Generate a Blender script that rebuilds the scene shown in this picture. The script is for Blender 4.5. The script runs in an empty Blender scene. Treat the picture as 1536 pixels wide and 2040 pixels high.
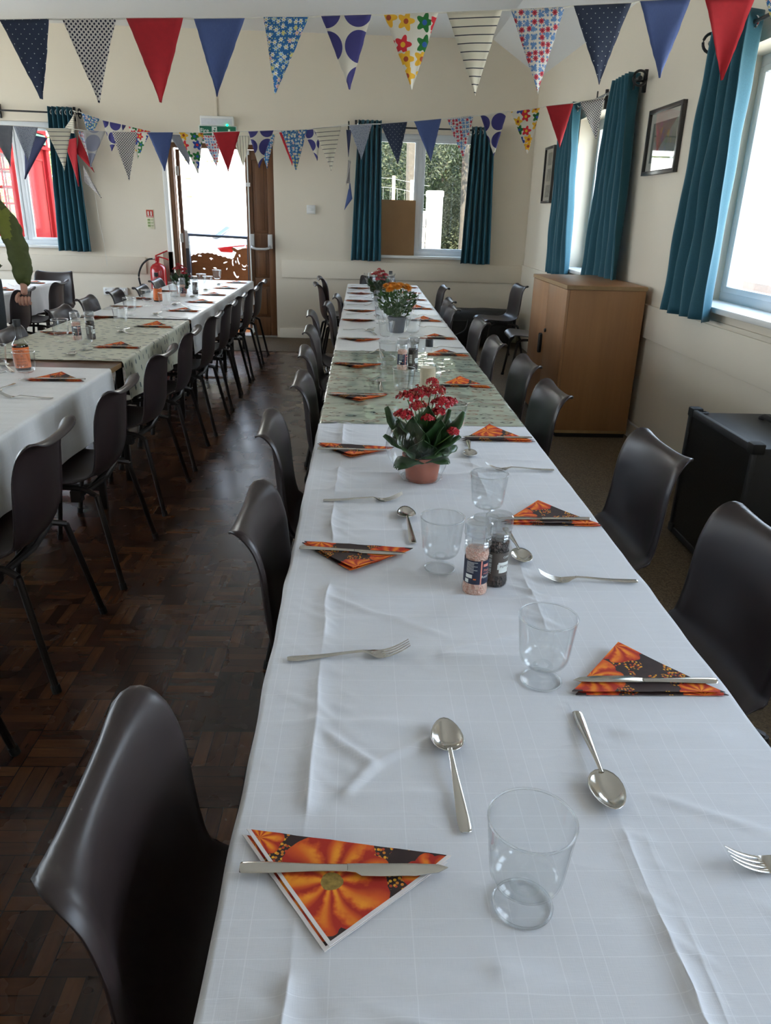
import bpy, bmesh, math, random
from math import sin, cos, pi, radians, sqrt, exp, atan2
from mathutils import Vector, Matrix, noise
from mathutils.geometry import tessellate_polygon
random.seed(7)
SC = bpy.context.scene
COL = SC.collection

# ---------------------------------------------------------------- camera
FPX, PITCH, YAW, ROLL = 1503.3, 0.3751, 0.0393, 0.0288
cam_d = bpy.data.cameras.new('camera')
cam = bpy.data.objects.new('camera', cam_d)
COL.objects.link(cam)
cam_d.sensor_fit = 'HORIZONTAL'
cam_d.sensor_width = 36.0
cam_d.lens = 36.0 * FPX / 1536.0
cam_d.clip_start = 0.02
cam_d.clip_end = 200
fw = Vector((sin(YAW) * cos(PITCH), cos(YAW) * cos(PITCH), -sin(PITCH)))
rt = Vector((cos(YAW), -sin(YAW), 0))
up = rt.cross(fw)
r2 = cos(ROLL) * rt + sin(ROLL) * up
u2 = -sin(ROLL) * rt + cos(ROLL) * up
cam.matrix_world = Matrix(((r2.x, u2.x, -fw.x, 0.1435), (r2.y, u2.y, -fw.y, 0.0), (r2.z, u2.z, -fw.z, 1.4409), (0, 0, 0, 1)))
SC.camera = cam

# ---------------------------------------------------------------- world, sun, exposure
SKY_STRENGTH = 1.0
SUN_STRENGTH = 3.2
EXPOSURE = 3.43
world = bpy.data.worlds.new('sky')
SC.world = world
world.use_nodes = True
wn = world.node_tree
wn.nodes.clear()
w_out = wn.nodes.new('ShaderNodeOutputWorld')
w_bg = wn.nodes.new('ShaderNodeBackground')
w_tc = wn.nodes.new('ShaderNodeTexCoord')
w_sep = wn.nodes.new('ShaderNodeSeparateXYZ')
w_ramp = wn.nodes.new('ShaderNodeValToRGB')
w_ramp.color_ramp.elements[0].position = 0.0
w_ramp.color_ramp.elements[0].color = (0.84, 0.91, 1.0, 1)
w_ramp.color_ramp.elements[1].position = 0.7
w_ramp.color_ramp.elements[1].color = (0.55, 0.73, 1.0, 1)
wn.links.new(w_tc.outputs['Generated'], w_sep.inputs[0])
wn.links.new(w_sep.outputs['Z'], w_ramp.inputs[0])
wn.links.new(w_ramp.outputs[0], w_bg.inputs['Color'])
w_bg.inputs['Strength'].default_value = SKY_STRENGTH
wn.links.new(w_bg.outputs[0], w_out.inputs[0])

sun_d = bpy.data.lights.new('sun', 'SUN')
sun_d.energy = SUN_STRENGTH
sun_d.color = (1.0, 0.93, 0.80)
sun_d.angle = radians(0.6)
sun = bpy.data.objects.new('sun', sun_d)
COL.objects.link(sun)
sun.rotation_euler = (Vector((-0.10, -1.0, 1.05))).to_track_quat('Z', 'Y').to_euler()

SC.view_settings.view_transform = 'Standard'
SC.view_settings.look = 'None'
SC.view_settings.exposure = EXPOSURE
SC.view_settings.gamma = 1.0
SC.view_settings.use_curve_mapping = False
SC.cycles.max_bounces = 10
SC.cycles.diffuse_bounces = 5
SC.cycles.glossy_bounces = 4
SC.cycles.transmission_bounces = 8
SC.cycles.transparent_max_bounces = 24
SC.cycles.use_denoising = True
SC.cycles.caustics_reflective = False
SC.cycles.caustics_refractive = False
SC.cycles.sample_clamp_indirect = 6.0

# room measures (metres)
R = 2.088      # window wall on the right
L = 9.46       # far wall
LX = -6.3      # wall on the left
BY = -3.0      # wall behind the camera
ZW = 2.90      # height of the side walls
ZC = 3.24      # flat part of the ceiling
ZT = 0.7165    # surface of the cloths
TW = 0.762     # table width

def portal(loc, rot, sx, sy):
    ld = bpy.data.lights.new('daylight_portal', 'AREA')
    ld.shape = 'RECTANGLE'
    ld.size, ld.size_y = sx, sy
    ld.cycles.is_portal = True
    o = bpy.data.objects.new('daylight_portal', ld)
    COL.objects.link(o)
    o.location = loc
    o.rotation_euler = rot

# ---------------------------------------------------------------- properties
def tag(o, label=None, cat=None, group=None, kind=None):
    if label: o['label'] = label
    if cat: o['category'] = cat
    if group: o['group'] = group
    if kind: o['kind'] = kind
    return o

def thing(name, label, cat, loc=(0, 0, 0), rz=0.0, group=None):
    o = bpy.data.objects.new(name, None)
    o.empty_display_size = 0.05
    COL.objects.link(o)
    o.location = loc
    o.rotation_euler = (0, 0, rz)
    return tag(o, label, cat, group)

KIDS = {}
def dup(root, loc, rz, label, group=None, name=None):
    r = root.copy()
    COL.objects.link(r)
    if name: r.name = name
    r.location = loc
    r.rotation_euler = (0, 0, rz)
    r['label'] = label
    if group: r['group'] = group
    for ch in KIDS.get(root.name, []):
        c = ch.copy()
        COL.objects.link(c)
        c.parent = r
        KIDS.setdefault(r.name, []).append(c)
        for g in KIDS.get(ch.name, []):
            e = g.copy()
            COL.objects.link(e)
            e.parent = c
            KIDS.setdefault(c.name, []).append(e)
    return r

# ---------------------------------------------------------------- mesh builder
class MB:
    def __init__(self):
        self.v = []; self.f = []; self.mi = []; self.uv = []
    def add(self, vs, fs, mi=0, uvs=None):
        o = len(self.v)
        self.v += [tuple(p) for p in vs]
        for k, f in enumerate(fs):
            self.f.append(tuple(i + o for i in f))
            self.mi.append(mi)
            self.uv.append([uvs[i] for i in f] if uvs else None)
        return self
    def box(self, x0, x1, y0, y1, z0, z1, mi=0):
        vs = [(x, y, z) for z in (z0, z1) for y in (y0, y1) for x in (x0, x1)]
        return self.add(vs, [(0, 2, 3, 1), (4, 5, 7, 6), (0, 1, 5, 4), (2, 6, 7, 3), (0, 4, 6, 2), (1, 3, 7, 5)], mi)
    def tube(self, pts, r, n=8, closed=False, mi=0, cap=True):
        pts = [Vector(p) for p in pts]
        m = len(pts)
        rs = r if isinstance(r, (list, tuple)) else [r] * m
        vs = []; ref = None
        for i, p in enumerate(pts):
            if closed: t = pts[(i + 1) % m] - pts[i - 1]
            else: t = pts[min(i + 1, m - 1)] - pts[max(i - 1, 0)]
            if t.length < 1e-9: t = Vector((0, 0, 1))
            t.normalize()
            if ref is None:
                ref = Vector((0, 0, 1)) if abs(t.z) < 0.9 else Vector((1, 0, 0))
            a = t.cross(ref)
            if a.length < 1e-6: a = t.orthogonal()
            a.normalize(); b = t.cross(a).normalized()
            for k in range(n):
                q = 2 * pi * k / n
                vs.append(p + (a * cos(q) + b * sin(q)) * rs[i])
        fs = []
        for i in range(m if closed else m - 1):
            j = (i + 1) % m
            for k in range(n):
                k2 = (k + 1) % n
                fs.append((i * n + k, i * n + k2, j * n + k2, j * n + k))
        if not closed and cap:
            fs.append(tuple(reversed(range(n))))
            fs.append(tuple((m - 1) * n + k for k in range(n)))
        return self.add(vs, fs, mi)
    def lathe(self, prof, n=24, c=(0, 0, 0), mi=0, axis='z'):
        vs = []
        for r, z in prof:
            for k in range(n):
                q = 2 * pi * k / n
                if axis == 'z': vs.append((c[0] + r * cos(q), c[1] + r * sin(q), c[2] + z))
                elif axis == 'y': vs.append((c[0] + r * cos(q), c[1] + z, c[2] + r * sin(q)))
                else: vs.append((c[0] + z, c[1] + r * cos(q), c[2] + r * sin(q)))
        fs = []
        for i in range(len(prof) - 1):
            for k in range(n):
                k2 = (k + 1) % n
                fs.append((i * n + k, i * n + k2, (i + 1) * n + k2, (i + 1) * n + k))
        return self.add(vs, fs, mi)
    def ball(self, c, r, n=8, mi=0, sc=(1, 1, 1)):
        m = max(4, n // 2 + 1)
        vs = []; fs = []
        for i in range(m + 1):
            a = pi * i / m
            for k in range(n):
                q = 2 * pi * k / n
                vs.append((c[0] + sc[0] * r * sin(a) * cos(q), c[1] + sc[1] * r * sin(a) * sin(q), c[2] + sc[2] * r * cos(a)))
        for i in range(m):
            for k in range(n):
                k2 = (k + 1) % n
                fs.append((i * n + k, (i + 1) * n + k, (i + 1) * n + k2, i * n + k2))
        return self.add(vs, fs, mi)
    def grid(self, P, nu, nv, mi=0, uvf=None, closed_u=False):
        vs = []; uvs = []
        for j in range(nv):
            for i in range(nu):
                vs.append(P(i, j))
                uvs.append(uvf(i, j) if uvf else (i / (nu - 1), j / (nv - 1)))
        fs = []
        for j in range(nv - 1):
            for i in range(nu if closed_u else nu - 1):
                i2 = (i + 1) % nu
                fs.append((j * nu + i, j * nu + i2, (j + 1) * nu + i2, (j + 1) * nu + i))
        return self.add(vs, fs, mi, uvs)
    def plate(self, outer, holes, th, mapf, mi=0):
        loops = [[Vector((p[0], p[1], 0)) for p in outer]] + [[Vector((p[0], p[1], 0)) for p in h] for h in holes]
        flat = [p for lp in loops for p in lp]
        tri = tessellate_polygon(loops)
        n = len(flat)
        vs = [mapf(p.x, p.y, 0) for p in flat] + [mapf(p.x, p.y, th) for p in flat]
        fs = [tuple(t) for t in tri] + [tuple(i + n for i in reversed(t)) for t in tri]
        o = 0
        for lp in loops:
            m = len(lp)
            for i in range(m):
                fs.append((o + i, o + (i + 1) % m, n + o + (i + 1) % m, n + o + i))
            o += m
        return self.add(vs, fs, mi)
    def build(self, name, mats, parent=None, angle=35, bevel=0, flat=False, solid=0, merge=False):
        me = bpy.data.meshes.new(name)
        me.from_pydata(self.v, [], self.f)
        if not isinstance(mats, (list, tuple)): mats = [mats]
        for m in mats: me.materials.append(m)
        if any(self.mi): me.polygons.foreach_set('material_index', self.mi)
        if any(u for u in self.uv):
            l = me.uv_layers.new(name='UVMap')
            k = 0
            for u, f in zip(self.uv, self.f):
                if u:
                    for i, q in enumerate(u): l.data[k + i].uv = q
                k += len(f)
        bm = bmesh.new(); bm.from_mesh(me)
        if merge: bmesh.ops.remove_doubles(bm, verts=bm.verts, dist=1e-5)
        if solid:
            bmesh.ops.solidify(bm, geom=bm.faces[:], thickness=solid)
        else:
            bmesh.ops.recalc_face_normals(bm, faces=bm.faces)
        if bevel:
            es = [e for e in bm.edges if len(e.link_faces) == 2 and e.calc_face_angle(0) > 0.6]
            bmesh.ops.bevel(bm, geom=es, offset=bevel, segments=2, affect='EDGES', profile=0.5)
        bm.to_mesh(me); bm.free()
        if not flat:
            me.shade_smooth()
            me.set_sharp_from_angle(angle=radians(angle))
        o = bpy.data.objects.new(name, me)
        COL.objects.link(o)
        if parent is not None:
            o.parent = parent
            KIDS.setdefault(parent.name, []).append(o)
        return o

def struct(name, mb, m, parent=None, **k):
    o = mb.build(name, m, parent, **k)
    if parent is None: o['kind'] = 'structure'
    return o

def text_part(s, size, mat, parent, M4, name='lettering', depth=0.0004, align='LEFT'):
    cu = bpy.data.curves.new('t', 'FONT')
    cu.body = s; cu.size = size; cu.extrude = depth; cu.align_x = align
    cu.resolution_u = 3
    t = bpy.data.objects.new('t', cu)
    COL.objects.link(t)
    bpy.context.view_layer.update()
    me = bpy.data.meshes.new_from_object(t.evaluated_get(bpy.context.evaluated_depsgraph_get()))
    bpy.data.objects.remove(t)
    me.transform(M4)
    me.materials.clear(); me.materials.append(mat)
    o = bpy.data.objects.new(name, me)
    COL.objects.link(o)
    o.parent = parent
    KIDS.setdefault(parent.name, []).append(o)
    return o

def spline(pts, n):
    """Catmull-Rom through tuples, n samples"""
    out = []
    m = len(pts) - 1
    for k in range(n):
        t = k / (n - 1) * m
        i = min(int(t), m - 1); f = t - i
        p0 = pts[max(i - 1, 0)]; p1 = pts[i]; p2 = pts[i + 1]; p3 = pts[min(i + 2, m)]
        out.append(tuple(0.5 * (2 * b + (c - a) * f + (2 * a - 5 * b + 4 * c - d) * f * f + (3 * b - a - 3 * c + d) * f ** 3) for a, b, c, d in zip(p0, p1, p2, p3)))
    return out

def lerp(a, b, t): return a + (b - a) * t
def nz(x, y, z=0.0): return noise.noise(Vector((x, y, z)))

# ---------------------------------------------------------------- materials
class NT:
    def __init__(self, name):
        self.m = bpy.data.materials.new(name)
        self.m.use_nodes = True
        self.t = self.m.node_tree
        self.b = self.t.nodes['Principled BSDF']
        self.o = self.t.nodes['Material Output']
    def n(self, typ, **k):
        x = self.t.nodes.new('ShaderNode' + typ)
        for a, b in k.items(): setattr(x, a, b)
        return x
    def l(self, a, b): self.t.links.new(a, b)
    def val(self, x, sock):
        if isinstance(x, bpy.types.NodeSocket): self.l(x, sock)
        else: sock.default_value = x
    def math(self, op, a, b=0.0, c=0.0):
        x = self.n('Math', operation=op)
        self.val(a, x.inputs[0]); self.val(b, x.inputs[1]); self.val(c, x.inputs[2])
        return x.outputs[0]
    def vm(self, op, a, b=(0, 0, 0), s=None):
        x = self.n('VectorMath', operation=op)
        self.val(a, x.inputs[0]); self.val(b, x.inputs[1])
        if s is not None: self.val(s, x.inputs['Scale'])
        return x.outputs['Value'] if op in ('LENGTH', 'DOT_PRODUCT', 'DISTANCE') else x.outputs[0]
    def sep(self, a):
        x = self.n('SeparateXYZ'); self.l(a, x.inputs[0]); return x.outputs
    def comb(self, a, b, c=0.0):
        x = self.n('CombineXYZ'); self.val(a, x.inputs[0]); self.val(b, x.inputs[1]); self.val(c, x.inputs[2]); return x.outputs[0]
    def mix(self, f, a, b):
        x = self.n('Mix', data_type='RGBA'); self.val(f, x.inputs[0])
        for v, s in ((a, x.inputs[6]), (b, x.inputs[7])):
            if isinstance(v, tuple) and len(v) == 3: v = (*v, 1)
            self.val(v, s)
        return x.outputs[2]
    def noise(self, vec, scale, detail=2.0, rough=0.5, dim='3D'):
        x = self.n('TexNoise', noise_dimensions=dim)
        if vec is not None: self.l(vec, x.inputs['Vector'])
        x.inputs['Scale'].default_value = scale; x.inputs['Detail'].default_value = detail; x.inputs['Roughness'].default_value = rough
        return x.outputs
    def obj(self): return self.n('TexCoord').outputs['Object']
    def uv(self): return self.n('TexCoord').outputs['UV']
    def white(self, vec):
        x = self.n('TexWhiteNoise'); self.l(vec, x.inputs['Vector']); return x.outputs
    def ramp(self, f, stops, interp='LINEAR'):
        x = self.n('ValToRGB'); cr = x.color_ramp; cr.interpolation = interp
        while len(cr.elements) < len(stops): cr.elements.new(0.5)
        for e, (p, c) in zip(cr.elements, stops): e.position = p; e.color = (*c, 1)
        self.l(f, x.inputs[0]); return x.outputs[0]
    def bump(self, h, strength=0.3, dist=0.002, normal=None):
        x = self.n('Bump'); x.inputs['Strength'].default_value = strength; x.inputs['Distance'].default_value = dist
        self.l(h, x.inputs['Height'])
        if normal is not None: self.l(normal, x.inputs['Normal'])
        self.l(x.outputs[0], self.b.inputs['Normal']); return x.outputs[0]
    def set(self, **k):
        for a, v in k.items():
            a = a.replace('_', ' ')
            if isinstance(v, tuple) and len(v) == 3: v = (*v, 1)
            self.val(v, self.b.inputs[a])
        return self

def M(name, col, rough=0.5, metal=0.0, var=0.08, scale=40.0, bump=0.0, bdist=0.001, **k):
    t = NT(name)
    f = t.noise(t.obj(), scale, 3.0)[0]
    dark = tuple(c * (1 - var) for c in col); lite = tuple(min(1, c * (1 + var)) for c in col)
    t.set(Base_Color=t.mix(f, dark, lite), Roughness=rough, Metallic=metal, **k)
    if bump: t.bump(f, bump, bdist)
    return t.m

WALL = M('painted_plaster', (0.74, 0.665, 0.545), 0.55, var=0.02, scale=3, bump=0.15, bdist=0.004)
CEIL = M('ceiling_paint', (0.78, 0.78, 0.78), 0.8, var=0.01, scale=3)
WHITE = M('white_gloss_paint', (0.78, 0.78, 0.76), 0.35, var=0.02)
PVC = M('white_pvc', (0.72, 0.75, 0.78), 0.3, var=0.01)
BLACK = M('black_metal', (0.02, 0.02, 0.022), 0.4, 0.3)
STEEL = M('stainless_steel', (0.62, 0.60, 0.56), 0.17, 1.0, var=0.03, scale=90)
CHROME = M('chrome', (0.7, 0.7, 0.7), 0.12, 1.0, var=0.02)
CHAIR = M('brown_plastic', (0.024, 0.015, 0.0145), 0.38, var=0.12, scale=12, bump=0.06, bdist=0.0006)
LEGM = M('dark_painted_steel', (0.028, 0.022, 0.019), 0.42, 0.4, var=0.15)
RUBBER = M('black_rubber', (0.015, 0.015, 0.015), 0.7)
TEAL = NT('teal_velvet')
_n = TEAL.noise(TEAL.obj(), 220, 2)[0]
TEAL.set(Base_Color=TEAL.mix(_n, (0.008, 0.068, 0.100), (0.016, 0.115, 0.160)), Roughness=0.75, Sheen_Weight=0.25, Sheen_Roughness=0.4)
TEAL.bump(_n, 0.2, 0.001)
TEAL = TEAL.m

def glassy(name, tint=(1, 1, 1), rough=0.02, ior=1.45, base=0.0):
    """clear thin-walled glass: transparent with Fresnel reflection"""
    t = NT(name)
    tr = t.n('BsdfTransparent'); tr.inputs['Color'].default_value = (*tint, 1)
    gl = t.n('BsdfGlossy'); gl.inputs['Roughness'].default_value = rough
    ge = t.n('NewGeometry')
    c = t.math('ABSOLUTE', t.vm('DOT_PRODUCT', ge.outputs['Normal'], ge.outputs['Incoming']))
    f0 = ((ior - 1) / (ior + 1)) ** 2
    mx = t.n('MixShader')
    nn = t.noise(t.obj(), 3, 1)[0]
    f = t.math('ADD', t.math('ADD', f0, t.math('MULTIPLY', t.math('POWER', t.math('SUBTRACT', 1.0, c), 5.0), 1 - f0)), t.math('MULTIPLY', nn, base))
    t.l(f, mx.inputs[0]); t.l(tr.outputs[0], mx.inputs[1]); t.l(gl.outputs[0], mx.inputs[2])
    t.l(mx.outputs[0], t.o.inputs['Surface'])
    return t.m
PANE = glassy('window_glass', (0.97, 0.985, 0.98))
THIN = glassy('clear_drinking_glass', (0.965, 0.972, 0.972), 0.02, 1.5)
FOIL = glassy('clear_cellophane', (0.93, 0.94, 0.94), 0.08, 1.5, 0.03)
def solid_glass(name, col=(0.97, 0.98, 0.98), mixv=0.45):
    t = NT(name)
    nn = t.noise(t.obj(), 60, 1)[0]
    g = t.n('BsdfGlass'); g.inputs['IOR'].default_value = 1.45; g.inputs['Roughness'].default_value = 0.01
    t.l(t.mix(nn, col, tuple(c * 0.98 for c in col)), g.inputs['Color'])
    tr = t.n('BsdfTransparent'); tr.inputs['Color'].default_value = (0.985, 0.99, 0.99, 1)
    mx = t.n('MixShader'); mx.inputs[0].default_value = mixv
    t.l(tr.outputs[0], mx.inputs[1]); t.l(g.outputs[0], mx.inputs[2]); t.l(mx.outputs[0], t.o.inputs['Surface'])
    return t.m
SGLASS = solid_glass('thick_clear_glass', mixv=0.5)
FGLASS = solid_glass('clear_glass_foot', mixv=0.06)

# parquet: square blocks of five fingers laid in a basket pattern
def parquet():
    t = NT('mosaic_parquet')
    p = t.vm('SCALE', t.obj(), s=1 / 0.155)
    x, y, _ = t.sep(p)
    cx, cy = t.math('FLOOR', x), t.math('FLOOR', y)
    par = t.math('FLOORED_MODULO', t.math('ADD', cx, cy), 2.0)
    fx, fy = t.math('FRACT', x), t.math('FRACT', y)
    a = t.math('ADD', t.math('MULTIPLY', fx, par), t.math('MULTIPLY', fy, t.math('SUBTRACT', 1.0, par)))
    c = t.math('ADD', t.math('MULTIPLY', fy, par), t.math('MULTIPLY', fx, t.math('SUBTRACT', 1.0, par)))
    a5 = t.math('MULTIPLY', a, 4.0)
    fi = t.math('FLOOR', a5)
    rnd = t.white(t.comb(t.math('ADD', cx, t.math('MULTIPLY', fi, 0.17)), cy, fi))[0]
    blk = t.white(t.comb(cx, cy, 3.0))[0]
    g = t.n('TexNoise'); g.inputs['Scale'].default_value = 1.0; g.inputs['Detail'].default_value = 4
    gv = t.comb(t.math('MULTIPLY', a, 9.0), t.math('MULTIPLY', c, 1.4), t.math('MULTIPLY', rnd, 40.0))
    t.l(gv, g.inputs['Vector'])
    v = t.math('ADD', t.math('ADD', t.math('MULTIPLY', rnd, 0.50), t.math('MULTIPLY', g.outputs[0], 0.5)), t.math('MULTIPLY', blk, 0.12))
    col = t.ramp(v, [(0.2, (0.017, 0.007, 0.004)), (0.5, (0.052, 0.019, 0.009)), (0.75, (0.095, 0.037, 0.015)), (1.0, (0.17, 0.072, 0.027))])
    fa = t.math('FRACT', a5)
    e1 = t.math('LESS_THAN', t.math('MINIMUM', fa, t.math('SUBTRACT', 1.0, fa)), 0.025)
    e2 = t.math('LESS_THAN', t.math('MINIMUM', c, t.math('SUBTRACT', 1.0, c)), 0.012)
    e = t.math('MAXIMUM', e1, e2)
    t.set(Base_Color=t.mix(e, col, (0.006, 0.003, 0.002)))
    n2 = t.noise(t.obj(), 6, 3)[0]
    t.set(Roughness=t.math('ADD', 0.21, t.math('MULTIPLY', n2, 0.12)), Specular_IOR_Level=0.45)
    h = t.math('ADD', t.math('MULTIPLY', rnd, 0.5), t.math('MULTIPLY', e, -0.6))
    h2 = t.math('ADD', h, t.math('MULTIPLY', g.outputs[0], 0.4))
    t.bump(h2, 0.10, 0.001)
    return t.m
def carpet():
    t = NT('brown_carpet')
    n = t.noise(t.obj(), 130, 4, 0.85)[0]
    n2 = t.noise(t.obj(), 2.5, 2)[0]
    t.set(Base_Color=t.ramp(n, [(0.35, (0.035, 0.021, 0.010)), (0.65, (0.20, 0.14, 0.08))]), Roughness=0.95)
    t.bump(n, 0.8, 0.004)
    return t.m
def wood(name, a, b, scale=1.0, rough=0.45, axis='z'):
    t = NT(name)
    x, y, z = t.sep(t.obj())
    s = {'z': (14, 14, 0.9), 'y': (14, 0.9, 14), 'x': (0.9, 14, 14)}[axis]
    v = t.comb(t.math('MULTIPLY', x, s[0] * scale), t.math('MULTIPLY', y, s[1] * scale), t.math('MULTIPLY', z, s[2] * scale))
    n = t.noise(v, 1.0, 5, 0.6)[0]
    n2 = t.noise(v, 6.0, 3, 0.6)[0]
    f = t.math('ADD', t.math('MULTIPLY', n, 0.75), t.math('MULTIPLY', n2, 0.3))
    t.set(Base_Color=t.ramp(f, [(0.3, a), (0.72, b)]), Roughness=rough)
    t.bump(n2, 0.08, 0.001)
    return t.m
PARQ, CARPET = parquet(), carpet()
BEECH = wood('beech_laminate', (0.31, 0.145, 0.058), (0.41, 0.208, 0.088), 0.5, 0.4)
OAK = wood('varnished_hardwood', (0.075, 0.030, 0.012), (0.20, 0.088, 0.036), 1.2, 0.38)
TABLEW = wood('table_laminate', (0.10, 0.05, 0.028), (0.17, 0.09, 0.05), 1.0, 0.3, 'x')
EDGEW = wood('pale_edge_ply', (0.30, 0.18, 0.08), (0.42, 0.27, 0.13), 1.0, 0.5, 'y')
MDF = M('hardboard', (0.30, 0.165, 0.07), 0.7, var=0.1, scale=9)

# ---------------------------------------------------------------- printed fabrics
def dotmask(t, uv, s, r, hexa=True, jit=None):
    p = t.vm('SCALE', uv, s=1 / s)
    def one(off):
        q = t.vm('FRACTION', t.vm('ADD', p, off))
        d = t.vm('SUBTRACT', q, (0.5, 0.5, 0))
        x, y, z = t.sep(d)
        return t.math('SQRT', t.math('ADD', t.math('MULTIPLY', x, x), t.math('MULTIPLY', y, y)))
    m = one((0.0, 0.0, 0))
    if hexa: m = t.math('MINIMUM', m, one((0.5, 0.5, 0)))
    return t.math('LESS_THAN', m, r)
def flowers(t, uv, scale, R0, petals, rnd=0.55, seed=0.0):
    vo = t.n('TexVoronoi', voronoi_dimensions='2D')
    vo.inputs['Scale'].default_value = scale; vo.inputs['Randomness'].default_value = rnd
    uvo = t.vm('ADD', uv, (seed, seed * 0.7, 0))
    t.l(uvo, vo.inputs['Vector'])
    d = t.vm('SUBTRACT', uvo, vo.outputs['Position'])
    x, y, z = t.sep(d)
    ang = t.math('ARCTAN2', y, x)
    rr = t.math('MULTIPLY', t.math('SQRT', t.math('ADD', t.math('MULTIPLY', x, x), t.math('MULTIPLY', y, y))), scale)
    rad = t.math('MULTIPLY', t.math('ADD', 0.78, t.math('MULTIPLY', t.math('COSINE', t.math('MULTIPLY', ang, float(petals))), 0.22)), R0)
    petal = t.math('LESS_THAN', rr, rad)
    core = t.math('LESS_THAN', rr, R0 * 0.27)
    rv = t.sep(vo.outputs['Color'])[0]
    return petal, core, rv
NAVY = (0.022, 0.028, 0.20); CREAM = (0.80, 0.77, 0.68)
def cloth_mat(name, fn, rough=0.85):
    t = NT(name)
    uv = t.uv()
    col = fn(t, uv)
    w = t.noise(uv, 900, 1)[0]
    t.set(Base_Color=t.mix(t.math('MULTIPLY', w, 0.25), col, (0.10, 0.10, 0.10)), Roughness=rough, Sheen_Weight=0.1)
    t.bump(w, 0.25, 0.0006)
    # thin cotton lets some light through
    tl = t.n('BsdfTranslucent'); t.l(col, tl.inputs['Color'])
    mx = t.n('MixShader'); mx.inputs[0].default_value = 0.22
    t.l(t.b.outputs[0], mx.inputs[1]); t.l(tl.outputs[0], mx.inputs[2]); t.l(mx.outputs[0], t.o.inputs['Surface'])
    return t.m
def plain(c):
    return lambda t, uv: t.mix(t.noise(uv, 40, 2)[0], tuple(x * 0.85 for x in c), tuple(min(1, x * 1.12) for x in c))
def denim(t, uv):
    x, y, z = t.sep(uv)
    n = t.noise(t.comb(t.math('MULTIPLY', x, 12.0), t.math('MULTIPLY', y, 1.0)), 60, 2)[0]
    return t.mix(n, (0.055, 0.095, 0.28), (0.10, 0.16, 0.40))
def f_multi(t, uv):
    p, c, r = flowers(t, uv, 14.5, 0.53, 5, 0.5, 0.47)
    colr = t.ramp(r, [(0, (0.75, 0.02, 0.04)), (0.26, (0.90, 0.52, 0.02)), (0.52, (0.01, 0.20, 0.03)), (0.77, (0.02, 0.08, 0.42))], 'CONSTANT')
    corec = t.ramp(r, [(0, (0.90, 0.52, 0.02)), (0.26, (0.45, 0.08, 0.02)), (0.52, (0.02, 0.12, 0.45)), (0.77, (0.75, 0.03, 0.05))], 'CONSTANT')
    return t.mix(p, (0.82, 0.79, 0.70), t.mix(c, colr, corec))
def f_small(t, uv):
    p1, c1, r1 = flowers(t, uv, 36.0, 0.44, 8, 0.5, 0.02)
    big = t.math('MULTIPLY', p1, t.math('GREATER_THAN', r1, 0.45))
    small = t.math('MULTIPLY', t.math('LESS_THAN', r1, 0.45), t.math('MULTIPLY', p1, 1.0))
    p2, c2, r2 = flowers(t, uv, 62.0, 0.36, 6, 0.3, 0.11)
    base = t.mix(t.math('MULTIPLY', p2, t.math('SUBTRACT', 1.0, p1)), (0.80, 0.77, 0.70), (0.12, 0.27, 0.55))
    base = t.mix(small, base, (0.14, 0.30, 0.60))
    base = t.mix(big, base, (0.62, 0.03, 0.06))
    return t.mix(t.math('MULTIPLY', c1, big), base, (0.30, 0.01, 0.03))
def f_blue(t, uv):
    p1, c1, r1 = flowers(t, uv, 42.0, 0.42, 6, 0.7, 0.05)
    colr = t.ramp(r1, [(0, (0.80, 0.82, 0.78)), (0.4, (0.72, 0.70, 0.32)), (0.6, (0.55, 0.72, 0.80)), (0.8, (0.85, 0.60, 0.60))], 'CONSTANT')
    p2, c2, r2 = flowers(t, uv, 75.0, 0.25, 5, 0.8, 0.2)
    b = t.mix(p2, (0.012, 0.15, 0.42), (0.50, 0.60, 0.35))
    b = t.mix(p1, b, colr)
    return t.mix(t.math('MULTIPLY', c1, 1.0), b, (0.78, 0.62, 0.12))
def f_dot(bg, fg, s, r): return lambda t, uv: t.mix(dotmask(t, uv, s, r), bg, fg)
def f_circ(bg, fg):
    def g(t, uv):
        x, y, z = t.sep(uv)
        return t.mix(dotmask(t, t.comb(t.math('ADD', t.math('MULTIPLY', x, 1.0), 0.01), t.math('ADD', t.math('MULTIPLY', y, 0.62), 0.035)), 0.125, 0.42 * 0.86), bg, fg)
    return g
def f_circ2(bg, fg):
    def g(t, uv): return t.mix(dotmask(t, t.vm('ADD', uv, (0.02, 0.035, 0)), 0.128, 0.46, False), bg, fg)
    return g
def f_stripe(ax, s=0.030):
    def g(t, uv):
        c = t.sep(uv)[ax]
        return t.mix(t.math('LESS_THAN', t.math('FRACT', t.math('DIVIDE', c, s)), 0.13), (0.78, 0.73, 0.60), (0.03, 0.035, 0.05))
    return g
def f_print(t, uv):
    n = t.noise(uv, 130, 3, 0.7)[0]
    return t.mix(t.math('GREATER_THAN', n, 0.56), (0.42, 0.46, 0.55), (0.20, 0.23, 0.32))
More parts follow.
